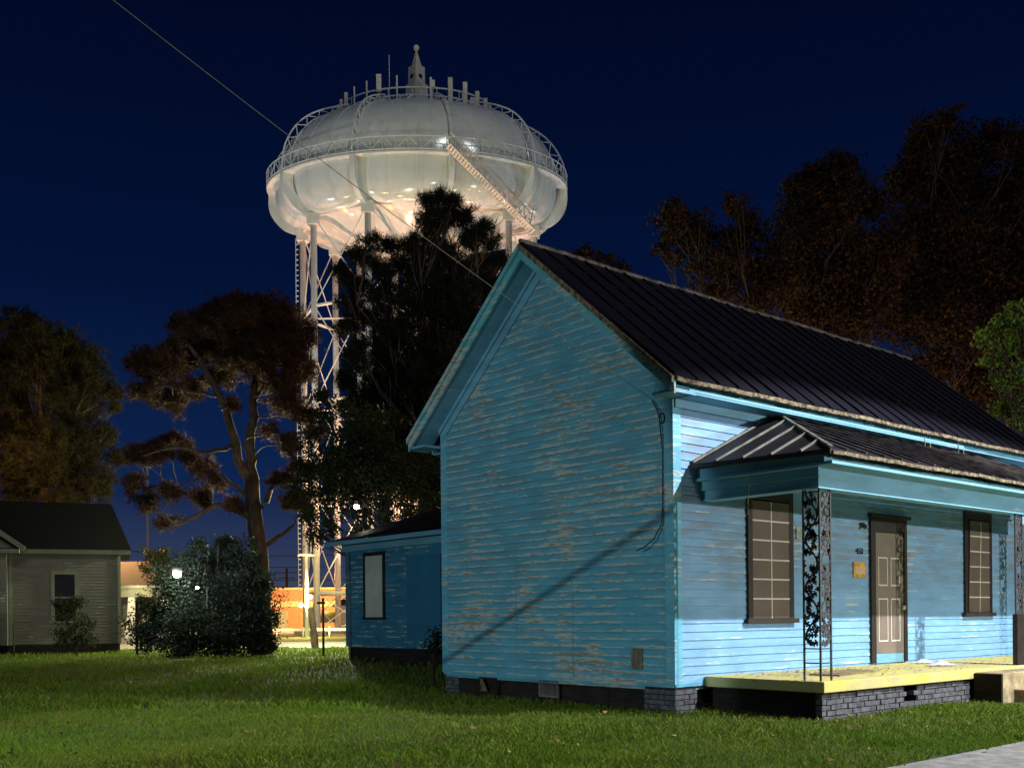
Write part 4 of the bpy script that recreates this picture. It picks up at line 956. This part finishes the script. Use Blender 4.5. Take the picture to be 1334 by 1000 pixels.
# window
b = MB(); wx0, wx1, wz0, wz1 = -2.66, -1.62, 1.35, 3.42
b.box(wx0, wx0+.14, -.06, -.02, wz0, wz1); b.box(wx1-.14, wx1, -.06, -.02, wz0, wz1); b.box(wx0+.14, wx1-.14, -.06, -.02, wz1-.17, wz1); b.box(wx0-.06, wx1+.06, -.09, -.02, wz0-.08, wz0); w_ = b.build('window', mt, gh)
glass = simple('dark_window_glass', (.02, .02, .022), .15, .3, 2, bmp=0, spec=.5)
b = MB(); b.box(wx0+.14, wx1-.14, -.035, -.025, wz0, wz1-.17); b.build('window_pane', glass, w_); b = MB(); b.box(wx0+.14, wx1-.14, -.05, -.036, 2.28, 2.34); b.build('sash_rail', mt, w_)
b = MB(); c = at(18, 846, 40); c.z = 0; b.box(c.x-.03, c.x+.03, c.y-.03, c.y+.03, 0, 1.25); tag(b.build('fence_post', M['dbrown'], bevel=.01), 'thin dark stake standing alone in front of the grey house', 'stake')

# house with the lit porch, further back
bp = ground_at(163, 62); bh = tag(empty('porch_bungalow', bp, CAMROT), 'bungalow porch with tapered white column lit behind the grey house', 'house')
b = MB(); b.box(-6, 3.0, 2.4, 9, .3, 3.3); b.build('wall', simple('tan_siding', (.3, .27, .2), .8, .2, 3), bh)
b = MB(); b.box(-6, 2.6, .0, .35, 2.75, 3.35); b.box(-6, 2.6, -.3, -.2, 3.3, 3.45); b.build('porch_beam', mt, bh)
b = MB(); b.quad((-6.4,-.5,3.46),(2.9,-.5,3.46),(1.2,4,5.1),(-6.4,4,5.1)); b.quad((2.9,-.5,3.46),(2.9,8,3.46),(1.2,4,5.1),(1.2,4,5.1)); b.quad((-6.4,-.5,3.455),(-6.4,8,3.455),(2.9,8,3.455),(2.9,-.5,3.455)); b.build('roof', simple('purple_shingles', (.04, .028, .034), .9, .4, 8), bh)
wp = simple('white_porch_paint', (.55, .52, .45), .6, .1, 3)
for x in (-.1+.45, 2.3, -3.2):
    b = MB(); b.hexa([(x-.28,.0,1.0),(x+.28,.0,1.0),(x+.28,.4,1.0),(x-.28,.4,1.0),(x-.17,.05,2.749),(x+.17,.05,2.749),(x+.17,.35,2.749),(x-.17,.35,2.749)]); b.box(x-.36, x+.36, -.08, .48, .3, .999); b.build('column', wp, bh)
b = MB(); b.box(-6, 3, -.2, 2.4, .0, .3); b.build('porch_floor', M['conc'], bh)
b = MB(); 
for i in range(26): x = -3+.2*i; b.box(x, x+.05, .15, .2, .4, 1.1)
b.box(-3.2, 2.3, .12, .23, 1.1, 1.17); b.build('railing', wp, bh)

# ------------------------------------------------------------------ distant lot
bb = ground_at(400, 118); ob = tag(empty('brick_building', bb, CAMROT), 'long low brick building glowing orange beyond the tower legs', 'building')
def brickwall():
    m, nt, b_ = mat('red_brick_wall'); br = nt.nodes.new('ShaderNodeTexBrick'); tc = nt.nodes.new('ShaderNodeTexCoord'); mp = nt.nodes.new('ShaderNodeMapping'); mp.inputs['Rotation'].default_value = (R(90), 0, 0)
    nt.links.new(tc.outputs['Object'], mp.inputs[0]); nt.links.new(mp.outputs[0], br.inputs['Vector']); br.inputs['Scale'].default_value = 2.; br.inputs['Color1'].default_value = (.42, .17, .10, 1); br.inputs['Color2'].default_value = (.34, .12, .07, 1); br.inputs['Mortar'].default_value = (.4, .33, .27, 1)
    nt.links.new(br.outputs[0], b_.inputs['Base Color']); b_.inputs['Roughness'].default_value = .85; return m
b = MB(); b.box(-9, 26, 0, 14, 0, 4.7); b.build('wall', brickwall(), ob)
b = MB(); b.box(-9.1, 26.1, -.12, -.001, 2.75, 3.35); b.box(-9.2, 26.2, -.2, 14.2, 4.7, 4.9); b.build('stone_band', simple('pale_stone', (.6, .45, .32), .8, .2, 2), ob)
b = MB(); b.box(-6.2, -2.2, -.08, -.002, .1, 2.2); b.build('loading_door', simple('grey_steel_door', (.3, .3, .28), .6, .2, 2), ob)
for x in (1.5, 5.5): b = MB(); b.box(x, x+1.8, -.08, -.002, .9, 2.1); b.build('window', glass, ob)
sh = ground_at(446, 100); s_ = tag(empty('shed', sh, CAMROT), 'small grey shed with a dark pitched roof beside the blue wing', 'shed')
b = MB(); b.box(-.7, 3.4, 0, 4, 0, 2.6); b.build('wall', simple('grey_shed_wall', (.34, .34, .32), .8, .2, 3), s_)
b = MB(); b.quad((-1.1,-.3,2.5),(1.4,-.3,4.0),(1.4,4.3,4.0),(-1.1,4.3,2.5)); b.quad((3.9,-.3,2.5),(3.9,4.3,2.5),(1.4,4.3,4.0),(1.4,-.3,4.0)); b.tri((-.7,-.0,2.6),(3.4,-.0,2.6),(1.4,-.0,3.85)); b.build('roof', M['roof'], s_)
# white rail fence along the lot
fr_ = tag(empty('rail_fence', ground_at(395, 79), CAMROT), 'low white rail fence across the tower lot', 'fence')
b = MB(); b.box(-8, 12, -.03, .03, .42, .62); b.build('rail', M['legsteel'], fr_)
for i in range(11):
    b = MB(); b.box(-8+2*i-.05, -8+2*i+.05, -.08, -.031, 0, .75); b.build('post', M['legsteel'], fr_)
# floodlight mast by the legs
fm = tag(empty('floodlight_mast', ground_at(400, 76), CAMROT), 'slim mast with a flat disc cap and yellow floodlights under the tower', 'floodlight')
b = MB(); b.tube([(0, 0, 0), (0, 0, 7.2)], [.16, .1], 10); b.build('pole', M['legsteel'], fm, smooth=True)
b = MB(); b.tube([(-.02, 0, 6.0), (-.02, 0, 6.1)], .62, 24); b.build('disc_cap', M['legsteel'], fm)
for (x, z) in ((.28, 2.95), (-.42, 2.35)):
    b = MB(); b.beam((0, 0, z), (x, -.05, z), .05, .05); o_ = b.build('bracket', M['legsteel'], fm)
    b = MB(); b.ball((x, -.12, z), .15, 12, 8); b.build('bulb', emit('sodium_bulb_%d' % int(z), (1, .72, .12), 60), o_, smooth=True)
# leaning log post and clothes pole on the lawn
p0 = ground_at(410.5, 47); p1 = at(404.5, 791, 47); b = MB(); b.tube([p0-Vector((0,0,.1)), p0.lerp(p1, .5)+Vector((.02,0,0)), p1], [.17, .155, .15], 10)
tag(b.build('log_post', M['bark'], smooth=False), 'thick leaning log post at the far end of the lawn', 'post')
p0 = ground_at(421, 37.5); cp = tag(empty('clothesline_pole', p0, CAMROT), 'thin dark clothesline pole with a short crossbar on the lawn', 'pole')
b = MB(); b.tube([(0, 0, -.05), (0, 0, 2.1)], .045, 8); b.ball((0, 0, .03), .09, 8, 6, (1, 1, .5)); b.build('pole', M['dbrown'], cp, smooth=True)
b = MB(); b.beam((-.22, 0, 1.93), (.08, 0, 1.93), .05, .09); b.build('crossbar', M['dbrown'], cp)
# utility pole far off with wires
up_ = tag(empty('utility_pole', ground_at(374, 140), CAMROT), 'small distant utility pole with two crossarms over the brick building', 'utility pole')
b = MB(); b.tube([(0, 0, 0), (0, 0, 8.2)], .16, 8); b.build('pole', M['bark'], up_); b = MB(); b.beam((-1.4, 0, 7.6), (1.4, 0, 7.6), .12, .12); b.beam((-1.1, 0, 6.9), (1.1, 0, 6.9), .12, .12); b.build('crossarm', M['bark'], up_)
for i, (y0, y1, lb_) in enumerate(((716, 706, 'uppermost thin power line crossing behind the pine trunk'), (730, 722, 'second thin power line down behind the pine trunk'), (744, 742, 'third power line down, just over the far utility pole'), (752, 751, 'lowest power line, just above the brick building roof'))):
    a = at(150, y0, 130); c = at(640, y1, 130); b = MB(); b.tube([a.lerp(c, t/10)-Vector((0, 0, 1.2*4*(t/10)*(1-t/10))) for t in range(11)], .045, 4)
    tag(b.build('power_line', cab, smooth=True), lb_, 'wire', 'distant power lines')
# orange street pole at left between the pines
b = MB(); c = ground_at(192, 75); b.tube([c, at(192, 600, 75)], .065, 8); tag(b.build('utility_pole', M['bark2']), 'bare wooden pole standing between the two left pines', 'utility pole')
# mound of bricks at road edge
b = MB(); r = random.Random(2)
for i in range(60):
    q = ground_at(360+r.uniform(-12, 14), 49.0+r.uniform(-.4, 1.2)); s0 = r.uniform(.04, .1); b.ball((q.x, q.y, s0*.5), s0, 6, 4, (1.3, 1, .7))
tag(b.build('rubble', M['conc']), kind='stuff')

# ------------------------------------------------------------------ LAMPS in view, and unseen ones
def lampobj(name, label, p, D, hz, bulb_r, col, st, px, back=1.1):
    root = tag(empty(name, ground_at(px, D), CAMROT), label, 'lamp')
    b = MB(); b.tube([(0, back, 0), (0, back, hz+.1)], .028, 8); b.build('pole', M['hole'], root, smooth=True)
    b = MB(); b.beam((0, back, hz+.1), (0, -.05, hz+.14), .05, .04); h_ = b.build('lamp_head', M['iron'], root); b = MB(); b.ball((0, -.02, hz+bulb_r*.9), bulb_r*1.5, 14, 8, (1, 1, .35)); b.build('lamp_hood', M['hole'], h_, smooth=True)
    b = MB(); b.ball((0, -.06, hz), bulb_r, 14, 10); b.build('bulb', emit(name+'_bulb', col, st), h_, smooth=True); return root
def point(name, loc, power, col, rad=.1):
    l = bpy.data.lights.new(name, 'POINT'); l.energy = power; l.color = col; l.shadow_soft_size = rad
    o = bpy.data.objects.new(name, l); COL.objects.link(o); o.location = loc; return o
def spot(name, loc, target, power, col, ang, blend, rad=.1):
    l = bpy.data.lights.new(name, 'SPOT'); l.energy = power; l.color = col; l.spot_size = R(ang); l.spot_blend = blend; l.shadow_soft_size = rad
    o = bpy.data.objects.new(name, l); COL.objects.link(o); o.location = loc
    o.rotation_euler = (Vector(target)-Vector(loc)).to_track_quat('-Z', 'Y').to_euler(); return o
D1 = 36.2; zl = at(232, 747, D1).z
lampobj('yard_lamp', 'blazing white yard lamp in front of the cedar bush', None, D1, zl, .14, (1, .98, .9), 400, 232)
q = at(222, 738, D1-.7); point('yard_lamp_light', q, 420, (1, .97, .85), .15)
lampobj('yard_lamp', 'smaller bluish white lamp half hidden in the cedar bush', None, 35.8, at(258, 765, 35.8).z, .05, (.8, .9, 1), 90, 258)
tl = at(466, 660, 33.5)
lampobj('street_lamp', 'small white lamp shining between branches above the wing roof', None, 29.3, at(466, 660, 29.3).z, .07, (1, 1, .9), 80, 466)
point('street_lamp_light', at(466, 664, 28.9), 25, (1, 1, .85), .1)
# sodium lights in the tower lot
def tw(x, y, z): return Vector((TC.x+x*XA[0]+y*XA[1], TC.y+x*YA[0]+y*YA[1], z))
SOD = (1, .44, .26)
spot('tower_flood_a', tw(-4, -3, 1.2), tw(0, 0, 36), 27000, SOD, 95, .6, .3)
spot('tower_flood_b', tw(6, 3, 1.2), tw(2, 0, 36), 25000, SOD, 95, .6, .3)
spot('tower_flood_c', tw(-2, 4, 1.0), tw(-6, 0, 36), 6000, (1, .8, .65), 90, .6, .3)
spot('tower_flood_left', tw(-34, -20, 5), tw(0, 0, 36), 22000, (.82, .92, 1), 50, .6, .3)
spot('tower_flood_right', tw(36, 6, 5), tw(2, 0, 37), 20000, (.82, .92, 1), 50, .6, .3)
q = ground_at(402, 75.2); point('mast_light', (q.x, q.y, 3.0), 5500, (1, .72, .22), .2)
q = ground_at(404, 113); point('yellow_wall_light', (q.x, q.y, 2.6), 2400, (1, .75, .1), .2)
q = ground_at(420, 104); point('building_light', (q.x, q.y, 5.0), 9000, (1, .42, .18), .2)
q = ground_at(385, 106); point('building_light_b', (q.x, q.y, 4.6), 6000, (1, .45, .2), .2)
q = ground_at(400, 53); point('road_lamp_b', (q.x, q.y, 8.0), 7000, (.95, 1, .6), .2)
q = ground_at(385, 45); point('road_lamp', (q.x, q.y, 6.0), 7500, (.95, 1, .6), .2)
q = ground_at(172, 60.8); point('bungalow_porch_lamp', (q.x, q.y, 3.2), 180, (1, .78, .5), .1)
q = ground_at(196, 57); point('bungalow_yard_lamp', (q.x, q.y, 3.6), 70, (1, 1, .7), .1)
q = ground_at(150, 66); point('sodium_street_lamp_w', (q.x, q.y, 8.0), 6500, (1, .55, .2), .2)
q = ground_at(-10, 52); point('sodium_street_lamp_sw', (q.x, q.y, 9.5), 1700, (1, .5, .15), .2)
q = ground_at(1010, 39); point('sodium_street_lamp_e', (q.x, q.y, 7.5), 3000, (1, .52, .2), .2)
q = ground_at(1260, 44); point('sodium_street_lamp_ee', (q.x, q.y, 7.0), 3000, (1, .55, .3), .2)
# key: white street lamp over the road in front of the porch
KEY = (5.35, -9.6, 9.75)
spot('street_key', KEY, (KEY[0], KEY[1]+.01, 0), 14000, (.96, .98, 1), 131, .10, .09)
point('porch_fill', (13, -27, 3.6), 17500, (1, .97, .90), .15)  # added unseen fill light, low, to brighten the shaded wall under the porch
# lamp lighting the gable from the left
L2 = (-17.5, 1.2, 2.5)
spot('street_left', L2, (0, 10.0, 1.0), 2700, (.74, .96, 1), 65, .08, .045)
# guy wire off the left edge: its shadow crosses the gable
S1 = Vector((0, .15, 2.75)); S2 = Vector((0, 5.17, .63)); Lv = Vector(L2); A = Lv+(S1-Lv)*.42; B = Lv+(S2-Lv)*.42; d = (B-A)
gb = MB(); t1 = -A.z/ d.z if False else (A.z/(-d.z)); gb.tube([A-d*2.2, A+d*t1], .015, 6)
tag(gb.build('guy_wire', cab), 'steel guy wire slanting to the lawn left of the picture', 'wire')
# ------------------------------------------------------------------ moonlight and sky
sl = bpy.data.lights.new('moon_sun', 'SUN'); sl.energy = .40; sl.angle = R(8); sl.color = (.90, .96, .95)
so = bpy.data.objects.new('moon_sun', sl); COL.objects.link(so)
sd = Vector((-.25, -.80, .50)).normalized(); so.rotation_euler = (-sd).to_track_quat('-Z', 'Y').to_euler()
wd = bpy.data.worlds.new('World'); S.world = wd; wd.use_nodes = True; nt = wd.node_tree; bg = nt.nodes['Background']
tc = nt.nodes.new('ShaderNodeTexCoord'); sx = nt.nodes.new('ShaderNodeSeparateXYZ'); nt.links.new(tc.outputs['Generated'], sx.inputs[0])
sky = nt.nodes.new('ShaderNodeTexSky'); sky.sky_type = 'NISHITA'; sky.sun_disc = False; sky.sun_elevation = R(-6); sky.sun_rotation = math.atan2(-sd.x, sd.y)
rp_ = ramp(nt, sx.outputs[2], [(0., (.070, .072, .11)), (.045, (.032, .045, .095)), (.12, (.004, .017, .072)), (.30, (.0009, .0062, .036)), (.50, (.0004, .0028, .018)), (1., (.0002, .0014, .010))])
mx = nt.nodes.new('ShaderNodeMix'); mx.data_type = 'RGBA'; mx.blend_type = 'ADD'; mx.inputs[0].default_value = .02
nt.links.new(rp_, mx.inputs[6]); nt.links.new(sky.outputs[0], mx.inputs[7]); nt.links.new(mx.outputs[2], bg.inputs[0]); bg.inputs[1].default_value = 1.0

# ------------------------------------------------------------------ camera
cd = bpy.data.cameras.new('Camera'); cam = bpy.data.objects.new('Camera', cd); COL.objects.link(cam); S.camera = cam
cd.sensor_width = 36; cd.sensor_fit = 'HORIZONTAL'; cd.lens = 36*F/1334; cd.clip_end = 3000; cd.clip_start = .05
cd.shift_y = (HY-500)/1334; cam.location = (CAM[0], CAM[1], EYE)
fw = Vector((XA[1], YA[1], 0)).normalized(); rt = Vector((XA[0], YA[0], 0)).normalized(); upv = Vector((0, 0, 1))
k = math.atan(K); rt2 = rt*math.cos(k)-upv*math.sin(k)*-1*-1; up2 = upv*math.cos(k)+rt*math.sin(k)
cam.matrix_world = Matrix(((rt2.x, up2.x, -fw.x, CAM[0]), (rt2.y, up2.y, -fw.y, CAM[1]), (rt2.z, up2.z, -fw.z, EYE), (0, 0, 0, 1)))
S.view_settings.view_transform = 'Standard'; S.view_settings.look = 'None'; S.view_settings.exposure = 0; S.view_settings.gamma = 1
S.render.engine = 'CYCLES'; S.render.resolution_x = 1024; S.render.resolution_y = 767
